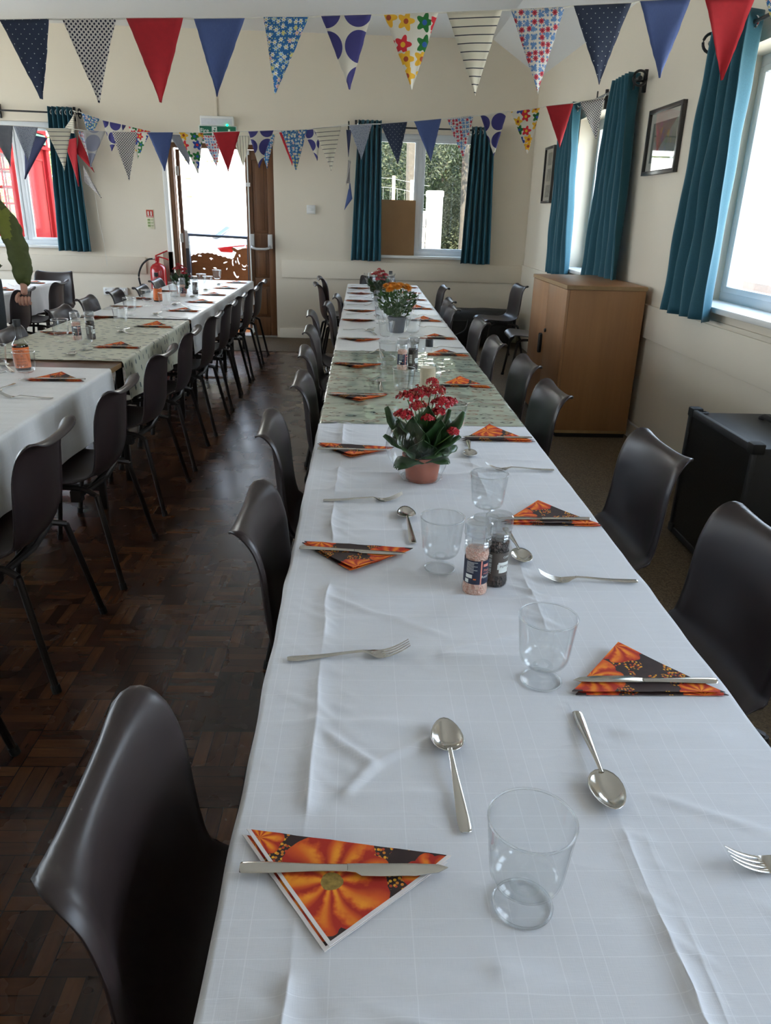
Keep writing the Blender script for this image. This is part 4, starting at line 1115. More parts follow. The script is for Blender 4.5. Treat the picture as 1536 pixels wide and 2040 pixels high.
def creases(lines, amp):
    """lines: (kind, pos, strength, y0, y1) fold ridges pressed into a cloth"""
    def h(x, y):
        s = 0.0
        for kind, pos, st, a, b in lines:
            q, r_ = (x, y) if kind == 'long' else (y, x)
            if r_ < a or r_ > b: continue
            fade = min(1, (r_ - a) / 0.06, (b - r_) / 0.06)
            c = pos + 0.006 * nz(r_ * 9, pos * 7) + 0.010 * nz(r_ * 2.2, pos * 3)
            d = q - c
            g = 0.65 + 0.7 * nz(r_ * 24, pos * 5)
            s += st * max(0, fade) * (max(0.15, g) * exp(-abs(d) / 0.0042) + (0.45 if kind == 'long' else 1.0) * exp(-(d / 0.016) ** 2))
        return s * amp
    return h
def tablecloth(name, label, x0, w, y0, y1, oL, oR, mat, step, hf=None, puck=0.0, group=None, lift=0.0, wave=0.012, seed=1, fine=()):
    """one continuous cloth: flat on the table, rounded over the long edges and hanging"""
    r_ = 0.008
    tot = oL + w + oR
    us = set(round(k * tot / int(tot / step), 5) for k in range(int(tot / step) + 1))
    for f in fine:
        q = -0.03
        while q < 0.03: us.add(round(oL + f + q, 5)); q += 0.0018
    us = sorted(us)
    us = [u for k, u in enumerate(us) if k == 0 or u - us[k - 1] > 0.0004]
    nv = int((y1 - y0) / (step * 1.1)) + 1
    def place(u, y):
        s = u - oL   # 0..w on top
        if s < 0: d = -s; x = -min(1, d / (r_ * 1.5)) * r_; z = -max(0, d - r_ * 0.6); side = -1
        elif s > w: d = s - w; x = w + min(1, d / (r_ * 1.5)) * r_; z = -max(0, d - r_ * 0.6); side = 1
        else: d = 0; x = s; z = 0; side = 0
        if side:
            fl = d / max(oL, oR, 0.05)
            x += side * (wave * (0.5 + 0.5 * sin(y * 17 + seed + 2 * sin(y * 5))) * fl + 0.004 * nz(y * 8, d * 9, seed))
            z += 0.006 * nz(y * 4, seed) * fl
        else:
            e_ = min(s, w - s, 0.02) / 0.02
            z += (hf(s, y) if hf else 0.0) * e_
            if puck: z += puck * e_ * max(0, nz(s * 7 + 0.3 * nz(y * 3, 1), y * 26, seed) + 0.25 * nz(s * 30, y * 60, seed))
        return Vector((x0 + x, y, ZT + z + lift))
    mb = MB()
    mb.grid(lambda i, j: place(us[i], lerp(y0, y1, j / (nv - 1))), len(us), nv, uvf=lambda i, j: (us[i], lerp(y0, y1, j / (nv - 1))))
    o = mb.build(name, mat, angle=180)
    return tag(o, label, 'tablecloth', group)

def linen(name, a, b, rough=0.8):
    t = NT(name); uv = t.uv(); x, y, z = t.sep(uv)
    def ln(c, s, wdt):
        cell = t.math('DIVIDE', c, s)
        r_ = t.white(t.comb(t.math('FLOOR', cell), s, 0.0))[0]
        return t.math('MULTIPLY', t.math('LESS_THAN', t.math('ABSOLUTE', t.math('SUBTRACT', t.math('FRACT', cell), t.math('ADD', 0.25, t.math('MULTIPLY', r_, 0.5)))), wdt), t.math('GREATER_THAN', r_, 0.62))
    g = t.math('MAXIMUM', ln(x, 0.022, 0.026), ln(y, 0.022, 0.026))
    w = t.noise(t.comb(t.math('MULTIPLY', x, 1.0), t.math('MULTIPLY', y, 1.0)), 700, 2)[0]
    wx = t.noise(t.comb(t.math('MULTIPLY', x, 60.0), t.math('MULTIPLY', y, 900.0)), 1.0, 2)[0]
    wy = t.noise(t.comb(t.math('MULTIPLY', x, 900.0), t.math('MULTIPLY', y, 60.0)), 1.0, 2)[0]
    ww = t.math('ADD', wx, wy)
    f = t.math('MULTIPLY', ww, 0.35)
    col = t.mix(f, a, b)
    t.set(Base_Color=t.mix(t.math('MULTIPLY', g, 0.55), col, tuple(min(1, c * 1.06) for c in b)), Roughness=rough, Sheen_Weight=0.15)
    wr = t.noise(t.comb(t.math('MULTIPLY', x, 0.9), t.math('MULTIPLY', y, 2.4)), 3.2, 3, 0.5)
    rid = t.math('ABSOLUTE', t.math('SUBTRACT', wr[0], 0.5))
    hh = t.math('ADD', t.math('MULTIPLY', t.math('SUBTRACT', 1.0, t.math('MINIMUM', t.math('MULTIPLY', rid, 3.0), 1.0)), 1.0), t.math('MULTIPLY', ww, 0.05))
    t.bump(hh, 0.45, 0.006)
    return t.m
LINEN = linen('white_slubbed_linen', (0.58, 0.58, 0.60), (0.70, 0.70, 0.72))
LINEN2 = linen('plain_white_cotton', (0.72, 0.71, 0.69), (0.84, 0.83, 0.81), 0.42)

def print_cloth(name, bg, marks, coat):
    t = NT(name); uv = t.uv(); x, y, z = t.sep(uv)
    vo = t.n('TexVoronoi', voronoi_dimensions='2D'); vo.inputs['Scale'].default_value = 15.0; vo.inputs['Randomness'].default_value = 0.75
    t.l(uv, vo.inputs['Vector'])
    d = t.vm('SUBTRACT', uv, vo.outputs['Position']); dx, dy, dz = t.sep(d)
    rc = t.sep(vo.outputs['Color'])
    n = t.noise(uv, 90, 3, 0.7)[0]
    rr = t.math('SQRT', t.math('ADD', t.math('POWER', t.math('DIVIDE', dx, 0.020), 2.0), t.math('POWER', t.math('DIVIDE', dy, 0.011), 2.0)))
    rr = t.math('ADD', rr, t.math('MULTIPLY', t.math('SUBTRACT', n, 0.5), 1.3))
    mk = t.math('LESS_THAN', rr, 0.75)
    hollow = t.math('MULTIPLY', t.math('LESS_THAN', t.math('ABSOLUTE', t.math('SUBTRACT', rr, 0.9)), 0.28), t.math('GREATER_THAN', rc[1], 0.25))
    mc = t.ramp(rc[0], [(0, marks[0]), (0.35, marks[1]), (0.7, marks[2])], 'CONSTANT')
    if coat: mk = hollow
    t.set(Base_Color=t.mix(mk, t.mix(t.noise(uv, 6, 2)[0], bg, tuple(c * 0.93 for c in bg)), mc), Roughness=0.35 if coat else 0.5)
    wr = t.noise(t.comb(t.math('MULTIPLY', x, 1.0), t.math('MULTIPLY', y, 1.2)), 7.0, 2, 0.5)[0]
    wr2 = t.noise(t.comb(t.math('MULTIPLY', x, 2.0), t.math('MULTIPLY', y, 1.0)), 2.0, 2, 0.5)[0]
    h = t.math('ADD', wr, t.math('MULTIPLY', wr2, 2.0))
    if coat:
        bm_ = t.n('Bump'); bm_.inputs['Strength'].default_value = 0.5; bm_.inputs['Distance'].default_value = 0.022
        t.l(h, bm_.inputs['Height']); t.l(bm_.outputs[0], t.b.inputs['Coat Normal'])
        t.set(Coat_Weight=1.0, Coat_Roughness=0.05, Coat_IOR=1.55)
        t.bump(h, 0.2, 0.008)
    else:
        t.bump(h, 0.3, 0.010); t.set(Specular_IOR_Level=0.6)
    return t.m
GREENPR = print_cloth('sage_green_print', (0.38, 0.43, 0.33), ((0.16, 0.08, 0.035), (0.03, 0.035, 0.025), (0.22, 0.10, 0.05)), True)
TREEPR = print_cloth('cream_print_with_grey_trees', (0.60, 0.59, 0.46), ((0.10, 0.14, 0.12), (0.13, 0.16, 0.15), (0.17, 0.18, 0.14)), False)

cr = creases([('long', 0.083, 1.5, -0.4, 2.73), ('long', 0.49, 1.3, -0.4, 1.02), ('long', 0.505, 0.45, 1.0, 2.7), ('long', 0.515, 0.35, -0.4, 1.0),
              ('cross', 0.955, 0.66, 0.02, 0.26), ('cross', 0.80, 0.57, 0.10, 0.30), ('cross', 0.93, 0.66, 0.45, 0.74), ('cross', 1.14, 0.95, 0.25, 0.74), ('cross', 1.27, 0.57, 0.08, 0.5),
              ('cross', 1.365, 0.76, 0.1, 0.6), ('cross', 0.545, 0.85, 0.1, 0.36), ('cross', 1.55, 0.57, 0.0, 0.3), ('cross', 1.7, 0.66, 0.0, 0.35), ('cross', 1.83, 0.66, 0.02, 0.3),
              ('cross', 2.0, 0.76, 0.0, 0.45), ('cross', 2.16, 0.57, 0.1, 0.7), ('cross', 2.3, 0.57, 0.3, 0.76), ('cross', 2.45, 0.57, 0.0, 0.4), ('cross', 2.6, 0.57, 0.2, 0.76)], 0.0055)
ITEMS = [(0.0, 0.27, 0.55, 0.76), (0.0, 0.28, 1.42, 1.64), (0.0, 0.27, 2.21, 2.45), (0.02, 0.27, 1.09, 1.19), (0.02, 0.27, 1.88, 1.97), (0.46, 0.77, 1.02, 1.22), (0.49, 0.77, 1.74, 1.94), (0.49, 0.77, 2.50, 2.69), (0.46, 0.53, 0.74, 0.99), (0.50, 0.76, 0.66, 0.72), (0.54, 0.76, 1.42, 1.48)]
def crn(x, y):
    k = 1.0
    for (a, b, c, d) in ITEMS:
        dd = max(a - x, x - b, c - y, y - d)
        k = min(k, max(0.12 if d - c > 0.15 else 0.55, min(1, 0.12 + dd / 0.028)))
    return k * crn0(x, y)
def crn0(x, y):
    h = cr(x, y)
    # puckers gathered along the seam
    d = x - 0.083
    h += 0.0085 * max(0, nz(y * 30 + d * 22, x * 9)) * exp(-(d / 0.055) ** 2) if abs(d) < 0.16 else 0
    d2 = x - 0.50
    h += 0.0075 * max(0, nz(y * 38 + d2 * 30, x * 9 + 5)) * exp(-(d2 / 0.03) ** 2) if abs(d2) < 0.1 else 0
    # slanting soft drags
    for (ax, ay, bx_, by_, st) in ((0.10, 0.93, 0.17, 0.86, 1), (0.17, 0.86, 0.13, 0.80, 0.8), (0.17, 0.865, 0.28, 0.93, 0.7), (0.09, 1.36, 0.17, 1.30, 0.8), (0.17, 1.30, 0.30, 1.22, 0.7), (0.30, 1.16, 0.45, 1.22, 0.6), (0.10, 0.50, 0.36, 0.53, 0.8), (0.55, 0.80, 0.74, 0.70, 0.5), (0.62, 0.62, 0.74, 0.55, 0.6), (0.18, 0.5, 0.4, 0.42, 1.0)):
        vx, vy = bx_ - ax, by_ - ay; ll = vx * vx + vy * vy
        t_ = ((x - ax) * vx + (y - ay) * vy) / ll
        if -0.15 < t_ < 1.15:
            q = abs((x - ax) * vy - (y - ay) * vx) / sqrt(ll)
            h += 0.0065 * st * exp(-(q / 0.008) ** 2) * max(0, min(1, (t_ + 0.15) / 0.3, (1.15 - t_) / 0.3))
    return h
tablecloth('tablecloth', 'creased white linen cloth covering the camera end of the centre table', 0.0, TW, -0.48, 2.74, 0.20, 0.20, LINEN, 0.0048, crn, 0.0016, seed=2, fine=(0.083, 0.50))
cr2 = creases([('long', 0.10, 0.5, 4.3, 8.7), ('long', 0.62, 0.4, 4.3, 8.7)] + [('cross', 4.45 + k * 0.27, 0.35, 0.03, 0.74) for k in range(15)], 0.004)
tablecloth('tablecloth', 'white cloth on the far half of the centre table, beyond the glossy green cloth', 0.0, TW, 4.28, 8.74, 0.20, 0.20, LINEN2, 0.016, cr2, 0.002, seed=5)
cr3 = creases([('long', 0.16, 0.6, 2.7, 4.4), ('long', 0.64, 0.5, 2.7, 4.4)], 0.006)
tablecloth('tablecloth', 'sage green print cloth under glossy clear plastic in the middle of the centre table', 0.0, TW, 2.725, 4.33, 0.18, 0.18, GREENPR, 0.010, cr3, 0.0015, lift=0.0015, seed=7, wave=0.006)
cr4 = creases([('cross', 1.1 + k * 0.085, 0.4, 0.0, 0.76) for k in range(30)], 0.003)
tablecloth('tablecloth', 'white cotton cloth hanging low on the camera end of the left table', XL, TW, 0.10, 3.67, 0.25, 0.255, LINEN2, 0.011, cr4, 0.0015, wave=0.022, seed=9)
tablecloth('tablecloth', 'cream cloth printed with little grey-green trees on the left table', XL, TW, 3.86, 5.44, 0.15, 0.215, TREEPR, 0.011, None, 0.003, seed=11, wave=0.03, lift=0.001)
tablecloth('tablecloth', 'plain white cloth on the left table by the fire exit', XL, TW, 5.50, 8.79, 0.25, 0.25, LINEN2, 0.014, None, 0.0015, seed=12, wave=0.02)
tablecloth('tablecloth', 'white cloth hanging low on the far left table behind the person', X3, TW, 4.55, 8.21, 0.25, 0.25, LINEN2, 0.016, None, 0.0015, seed=15, wave=0.02)

# ================================================================ CHAIRS
def make_chair():
    e = thing('plastic_chair', 'x', 'chair')
    prof = spline([(-0.262, 0.765), (-0.250, 0.778), (-0.228, 0.772), (-0.214, 0.735), (-0.205, 0.66), (-0.198, 0.58), (-0.188, 0.51), (-0.160, 0.452), (-0.105, 0.428), (-0.03, 0.424), (0.06, 0.430), (0.13, 0.437), (0.175, 0.436), (0.20, 0.420), (0.208, 0.402)], 46)
    W = [(0.0, 0.180), (0.12, 0.188), (0.3, 0.203), (0.45, 0.205), (0.56, 0.208), (0.7, 0.222), (0.85, 0.222), (1.0, 0.205)]
    def wid(t):
        for (a, wa), (b, wb) in zip(W, W[1:]):
            if t <= b: return lerp(wa, wb, (t - a) / (b - a))
        return W[-1][1]
    S_ = [-1, -0.996, -0.98, -0.95, -0.90, -0.83, -0.72, -0.58, -0.42, -0.22, 0, 0.22, 0.42, 0.58, 0.72, 0.83, 0.90, 0.95, 0.98, 0.996, 1]
    nt = 46
    def pt(i, j):
        s = S_[i]; a = abs(s); t = j / (nt - 1)
        # rounded top and front corners
        t0 = 0.165 * (1 - (1 - a ** 2.8) ** 0.5); t1 = 1 - 0.07 * a ** 5
        t = lerp(t0, t1, t)
        k = t * (nt - 1); i0 = min(int(k), nt - 2); f = k - i0
        y, z = [lerp(prof[i0][q], prof[i0 + 1][q], f) for q in (0, 1)]
        ty, tz = prof[i0 + 1][0] - prof[i0][0], prof[i0 + 1][1] - prof[i0][1]
        l_ = sqrt(ty * ty + tz * tz); nyy, nzz = -tz / l_, ty / l_     # towards the sitter
        back = max(0.0, min(1.0, (0.62 - t) / 0.2)); seat = 1 - back
        cup = (0.046 * back * min(1, 0.12 + t / 0.30) + 0.022 * seat) * a ** 2.4
        fl = 0.013 * max(0, (a - 0.90) / 0.10) ** 2 * (1.0 if t < 0.5 else 0.6)      # rim rolls outwards
        w = wid(t) * (1 + 0.03 * max(0, (a - 0.9) / 0.1))
        o = cup - fl
        return Vector((s * w, y + nyy * o, z + nzz * o))
    m = MB(); m.grid(lambda i, j: pt(i, j), len(S_), nt)
    sh = m.build('seat_shell', CHAIR, e, angle=180, solid=0.0055)
    # frame: two side hoops joined under the seat
    m = MB()
    for s in (-1, 1):
        m.tube(spline([(s * 0.215, -0.155, 0.385), (s * 0.19, -0.10, 0.402), (s * 0.175, 0.0, 0.405), (s * 0.19, 0.10, 0.405), (s * 0.205, 0.145, 0.385)], 12), 0.011, 8)
        m.box(s * 0.19 - 0.02, s * 0.19 + 0.02, -0.09, -0.05, 0.355, 0.40)
    m.tube([(-0.185, -0.11, 0.395), (0, -0.125, 0.39), (0.185, -0.11, 0.395)], 0.010, 8)
    m.tube([(-0.185, 0.11, 0.40), (0.185, 0.11, 0.40)], 0.010, 8)
    m.tube([(-0.19, -0.07, 0.36), (0.19, -0.07, 0.36)], 0.008, 8)
    m.build('frame', LEGM, e)
    for s in (-1, 1):
        for q, (a, b) in enumerate((((s * 0.215, -0.155, 0.385), (s * 0.258, -0.235, 0.0)), ((s * 0.205, 0.145, 0.385), (s * 0.235, 0.20, 0.0)))):
            m = MB(); A, B = Vector(a), Vector(b)
            m.tube([A, A.lerp(B, 0.5), A.lerp(B, 0.96)], 0.0115, 10)
            lg = m.build('leg', LEGM, e)
            m = MB(); m.tube([A.lerp(B, 0.93), B + Vector((0, 0, 0.001))], 0.0145, 10); m.build('rubber_foot', RUBBER, lg)
    return e
CH0 = make_chair()
ORD = ['nearest the camera', 'second from the camera', 'third from the camera', 'fourth from the camera', 'fifth from the camera', 'sixth from the camera', 'seventh from the camera', 'eighth from the camera', 'ninth from the camera', 'tenth from the camera', 'eleventh from the camera', 'twelfth from the camera']
ORDW = ['nearest', 'second', 'third', 'fourth', 'fifth', 'sixth', 'seventh', 'eighth', 'ninth', 'tenth', 'eleventh', 'twelfth']
first_chair = [True]
def chair(x, y, rz, label, group):
    if first_chair[0]:
        first_chair[0] = False
        CH0.location = (x, y, 0); CH0.rotation_euler = (0, 0, rz); CH0['label'] = label
        if group: CH0['group'] = group
        return CH0
    return dup(CH0, (x, y, 0), rz, label, group)
# back of the chair sits 0.25 behind its centre
BK = 0.245
FR = -pi / 2   # sitter faces +X
FLT = pi / 2   # sitter faces -X
rnd = random.Random(3)
g = 'brown plastic chairs along the aisle side of the centre table'
for k, (x, y, a) in enumerate([(-0.185, 0.765, 0.03), (-0.125, 1.68, -0.02), (-0.175, 2.46, 0.03), (-0.125, 3.18, 0.0), (-0.155, 3.88, 0.04), (-0.185, 4.65, 0.0), (-0.22, 5.45, 0.05), (-0.135, 6.03, -0.03), (-0.08, 6.65, 0.0)]):
    chair(x + BK, y, FR + a, 'brown plastic chair tucked under the aisle side of the centre table, %s' % ORD[k], g)
g = 'brown plastic chairs along the window side of the centre table'
for k, (x, y, a) in enumerate([(1.10, 0.62, 0.0), (1.12, 1.55, 0.10), (1.125, 2.27, 0.05), (0.98, 3.09, 0.03), (1.00, 3.73, 0.02), (0.95, 4.38, 0.0), (0.995, 5.26, 0.03), (0.885, 6.00, 0.04), (0.92, 6.57, 0.03), (1.0, 7.82, 0.04)]):
    chair(x - BK, y, FLT + a, 'brown plastic chair tucked under the window side of the centre table, %s' % ORD[k], g)
g = 'brown plastic chairs along the aisle side of the left table'
for k, (x, y, a) in enumerate([(-0.80, 1.50, 0.0), (-0.80, 2.30, 0.03), (-0.79, 3.02, 0.0), (-0.81, 3.82, -0.02), (-0.82, 4.52, 0.04), (-0.82, 5.27, 0.0), (-0.83, 5.98, 0.03), (-0.84, 6.58, 0.0), (-0.82, 7.20, -0.02), (-0.83, 7.95, 0.02)]):
    chair(x - BK, y, FLT + a, 'brown plastic chair along the aisle side of the left table, %s' % ORD[k], g)
g = 'brown plastic chairs on the far side of the left table'
for k, (x, y, a) in enumerate([(-1.93, 3.55, 0.0), (-1.88, 4.42, 0.05), (-1.96, 5.40, 0.0), (-2.00, 6.08, 0.03), (-1.96, 6.68, 0.06), (-1.86, 7.10, 0.02), (-1.90, 7.80, 0.0)]):
    chair(x + BK, y, FR + a, 'brown plastic chair on the person\'s side of the left table, %s' % ORD[k], g)
g = 'brown plastic chairs at the far left table'
for k, (x, y, a) in enumerate([(-2.64, 6.62, 0.0), (-2.62, 7.36, 0.04)]):
    chair(x - BK, y, FLT + a, 'brown plastic chair at the far left table, %s' % ('beside the hand of the person', 'beside the corner of the white cloth')[k], g)
chair(-3.12, 8.52 - BK, pi, 'brown plastic chair at the wall end of the far left table', None)
chair(0.33, 9.02 - BK, pi, 'brown plastic chair at the wall end of the centre table, behind the red flowers', None)
c1 = chair(-0.31 + BK, 7.85, FR + 0.15, 'lower brown chair of the stacked pair near the end wall', None)
c2 = dup(CH0, (-0.27 + BK, 7.82, 0.06), FR + 0.12, 'upper brown chair of the stacked pair near the end wall', None)
chair(1.86 - BK, 8.25, FLT + 0.12, 'empty brown plastic chair pulled out beside the black bag', None)
chair(1.98 - BK, 7.15, FLT - 0.05, 'brown plastic chair between the pulled-out chair and the beech cabinet', None)

# ================================================================ CABINET, SPEAKER, BAG
e = thing('storage_cabinet', 'beech-finish double-door storage cabinet against the right wall', 'cabinet', (1.51, 5.15, 0))
w, dth, hh = 0.53, 1.05, 1.04
m = MB(); m.box(0.02, w, 0, dth, 0.035, hh - 0.028); m.build('carcass', BEECH, e, bevel=0.0015)
m = MB(); m.box(-0.004, w + 0.004, -0.004, dth + 0.004, hh - 0.026, hh); m.build('top_panel', BEECH, e, bevel=0.002)
m = MB(); m.box(-0.006, w + 0.005, -0.0055, -0.0035, hh - 0.026, hh - 0.001); m.build('pale_edging', EDGEW, e)
m = MB(); m.box(-0.0055, -0.0035, -0.004, dth, hh - 0.026, hh - 0.001); m.build('pale_edging', EDGEW, e)
m = MB(); m.box(0.018, w, -0.002, 0.0, 0.035, 0.055); m.build('pale_edging', EDGEW, e)
m = MB(); m.box(0.03, w - 0.01, 0.01, dth - 0.01, 0.0, 0.036); m.build('plinth', BLACK, e)
dr = []
for k, (a, b) in enumerate(((0.002, 0.523), (0.527, dth - 0.002))):
    m = MB(); m.box(0, 0.019, a, b, 0.04, hh - 0.03); dr.append(m.build('door', BEECH, e, bevel=0.001))
m = MB(); m.lathe([(0, -0.012), (0.012, -0.012), (0.014, -0.008), (0.014, 0)], 16, (0, 0.49, 0.68), axis='x'); m.build('lock', BLACK, dr[0])
m = MB(); m.box(-0.022, 0.001, 0.565, 0.625, 0.50, 0.645); m.build('handle', RUBBER, dr[1], bevel=0.02)
for (a, b) in ((0.06, 0.06), (0.45, 0.06)):
    pass
e = thing('guitar_cabinet', 'large black loudspeaker cabinet with mesh grille beside the right wall', 'speaker', (1.69, 2.80, 0))
TOL = M('black_vinyl', (0.022, 0.023, 0.028), 0.5, var=0.3, scale=300, bump=0.5, bdist=0.0006)
m = MB(); m.box(0.02, 0.385, 0.02, 0.61, 0.03, 0.622); m.build('case', TOL, e, bevel=0.012)
m = MB(); m.box(0.0, 0.022, 0.0, 0.63, 0.02, 0.05); m.box(0.0, 0.022, 0.0, 0.63, 0.605, 0.638); m.box(0.0, 0.022, 0.0, 0.022, 0.05, 0.605); m.box(0.0, 0.022, 0.608, 0.63, 0.05, 0.605); m.build('front_frame', TOL, e, bevel=0.005)
GR = NT('metal_mesh_grille'); gx, gy, gz = GR.sep(GR.obj()); dm = dotmask(GR, GR.comb(gy, gz), 0.008, 0.27)
GR.set(Base_Color=GR.mix(dm, (0.03, 0.028, 0.028), (0.002, 0.002, 0.002)), Roughness=0.35, Metallic=0.5); GR.bump(GR.math('SUBTRACT', 1.0, dm), 0.6, 0.001)
m = MB(); m.box(0.008, 0.02, 0.022, 0.608, 0.05, 0.605); m.build('grille', GR.m, e)
for (cy_, cz_) in ((0.0, 0.60), (0.58, 0.60), (0.0, 0.02), (0.58, 0.02)):
    m = MB(); m.box(-0.004, 0.05, cy_ - 0.003 if cy_ == 0 else cy_, cy_ + 0.05 if cy_ == 0 else cy_ + 0.053, cz_, cz_ + 0.045); m.build('corner_protector', RUBBER, e, bevel=0.008)
for cy_ in (0.05, 0.58):
    m = MB(); m.lathe([(0, 0), (0.022, 0), (0.024, 0.003), (0.022, 0.006), (0.012, 0.007), (0.010, 0.003), (0, 0.003)], 20, (0.05, cy_, 0.624)); m.build('castor_cup', BLACK, e)
m = MB(); m.tube([(0.28, 0.50, 0.625), (0.28, 0.47, 0.64), (0.28, 0.30, 0.64), (0.28, 0.27, 0.625)], 0.012, 10); m.build('carry_handle', RUBBER, e)
for cy_ in (0.06, 0.57):
    for cx_ in (0.06, 0.34): m = MB(); m.lathe([(0, 0), (0.018, 0), (0.018, 0.03), (0, 0.03)], 12, (cx_, cy_, 0)); m.build('foot', RUBBER, e)

m = MB()
nu, nv = 24, 40
def P(i, j):
    q = 2 * pi * i / nu; v = j / (nv - 1); end = min(1.0, sin(pi * min(1, max(0, v))) * 6) ** 0.5 if 0 < v < 1 else 0.05
    ca, sa = cos(q), sin(q)
    sx = (abs(ca) ** 0.45) * (1 if ca > 0 else -1); sz = (abs(sa) ** 0.45) * (1 if sa > 0 else -1)
    return (0.50 + 1.5 * v, L - 0.26 + 0.20 * sx * end + 0.012 * nz(v * 9, q), 0.22 + 0.215 * sz * max(end, 0.6) * (0.96 + 0.05 * nz(v * 6, 2)) + 0.004)
m.grid(P, nu, nv, closed_u=True); m.add([P(i, 0) for i in range(nu)], [tuple(range(nu))]); m.add([P(i, nv - 1) for i in range(nu)], [tuple(reversed(range(nu)))])
e = thing('equipment_bag', 'long black padded bag lying along the end wall by the room corner', 'bag', (0, 0, 0))
NYL = M('black_nylon', (0.012, 0.012, 0.014), 0.6, var=0.3, scale=60, bump=0.5, bdist=0.003)
m.build('body', NYL, e)
m = MB(); m.tube([(0.6, L - 0.462, 0.30), (1.2, L - 0.468, 0.31), (1.9, L - 0.462, 0.30)], 0.006, 6); m.build('zip', BLACK, e)
m = MB(); m.tube(spline([(0.9, L - 0.47, 0.33), (0.95, L - 0.52, 0.20), (1.15, L - 0.53, 0.14), (1.35, L - 0.52, 0.20), (1.4, L - 0.47, 0.33)], 20), 0.014, 6); m.build('carry_strap', NYL, e)
m = MB(); m.box(1.06, 1.16, L - 0.470, L - 0.464, 0.165, 0.172); m.box(1.06, 1.13, L - 0.470, L - 0.464, 0.15, 0.156); m.ball((1.085, L - 0.468, 0.20), 0.013, 8, sc=(1, .3, 1)); m.build('white_print', SIGNW, e)
o = MB(); o.box(1.60, 1.86, 6.75, 7.0, 0.004, 0.20); o = o.build('carton', M('pale_card', (0.5, 0.48, 0.44), 0.8), bevel=0.004); tag(o, 'pale box on the carpet under the chair behind the beech cabinet', 'box')
# ================================================================ TABLEWARE
def napkin_mat(name, pumps, border, seed):
    t = NT(name); uv = t.uv(); x, y, z = t.sep(uv)
    n = t.noise(uv, 38, 3, 0.6)[0]
    n2 = t.noise(uv, 16 + seed, 2)[0]
    uvs = t.vm('ADD', uv, (seed * 0.37, seed * 0.21, 0))
    vo = t.n('TexVoronoi', voronoi_dimensions='2D'); vo.inputs['Scale'].default_value = 190.0; t.l(uvs, vo.inputs['Vector'])
    berry = t.math('MULTIPLY', t.math('LESS_THAN', vo.outputs['Distance'], 0.36), t.math('GREATER_THAN', n2, 0.52))
    bc = t.ramp(t.sep(vo.outputs['Color'])[0], [(0, (0.75, 0.36, 0.02)), (0.4, (0.60, 0.20, 0.015)), (0.75, (0.45, 0.05, 0.01))], 'CONSTANT')
    col = t.mix(berry, t.mix(n, (0.012, 0.006, 0.006), (0.05, 0.022, 0.018)), bc)
    for (cx, cy, rr, ph, stem) in pumps:
        dx = t.math('SUBTRACT', x, cx); dy = t.math('SUBTRACT', y, cy)
        a = t.math('ADD', t.math('ARCTAN2', dy, dx), ph)
        a = t.math('ADD', a, t.math('ADD', t.math('MULTIPLY', n, 0.5), t.math('MULTIPLY', t.noise(uv, 9 + seed, 1)[0], 1.6)))
        r_ = t.math('SQRT', t.math('ADD', t.math('MULTIPLY', dx, dx), t.math('MULTIPLY', dy, dy)))
        seg = t.math('ABSOLUTE', t.math('COSINE', t.math('MULTIPLY', a, 4.5)))
        rad = t.math('MULTIPLY', t.math('ADD', 0.88, t.math('MULTIPLY', seg, 0.14)), rr)
        f = t.math('ADD', t.math('MULTIPLY', t.math('POWER', seg, 1.5), 0.75), t.math('MULTIPLY', t.math('SUBTRACT', n, 0.5), 1.2))
        f = t.math('SUBTRACT', f, t.math('MULTIPLY', t.math('POWER', t.math('DIVIDE', r_, rr), 4.0), 0.4))
        pc = t.ramp(f, [(0.0, (0.40, 0.016, 0.004)), (0.40, (0.66, 0.095, 0.006)), (0.85, (0.86, 0.30, 0.014))])
        col = t.mix(t.math('LESS_THAN', r_, rad), col, pc)
        if stem: col = t.mix(t.math('LESS_THAN', t.math('ADD', r_, t.math('MULTIPLY', n, 0.008)), 0.017), col, t.mix(t.noise(uv, 160, 2)[0], (0.06, 0.03, 0.004), (0.50, 0.33, 0.07)))
    if border:
        e1 = t.math('DIVIDE', t.math('ABSOLUTE', t.math('SUBTRACT', t.math('MULTIPLY', x, 0.14), t.math('MULTIPLY', y, 0.12))), 0.1844)
        e2 = t.math('DIVIDE', t.math('ABSOLUTE', t.math('ADD', t.math('MULTIPLY', t.math('SUBTRACT', x, 0.255), 0.14), t.math('MULTIPLY', y, 0.135))), 0.1945)
        col = t.mix(t.math('LESS_THAN', t.math('MINIMUM', e1, e2), 0.0042), col, (0.72, 0.66, 0.64))
    t.set(Base_Color=col, Roughness=0.75)
    return t.m
NAPM = [napkin_mat('pumpkin_paper_napkin', [(0.02, 0.035, 0.035, 1.0, False), (0.235, 0.01, 0.03, 0.0, False), (0.135, 0.058, 0.070, 0.3, True)], True, 1),
        napkin_mat('pumpkin_paper_napkin', [(0.045, 0.045, 0.055, 0.9, False), (0.11, 0.13, 0.05, 0.0, False), (0.215, 0.0, 0.035, 0.0, False)], False, 2),
        napkin_mat('pumpkin_paper_napkin', [(0.10, 0.085, 0.060, 0.2, False), (0.20, 0.02, 0.045, 0.0, False)], False, 3)]
EDGEP = M('white_paper_edge', (0.66, 0.62, 0.60), 0.8)
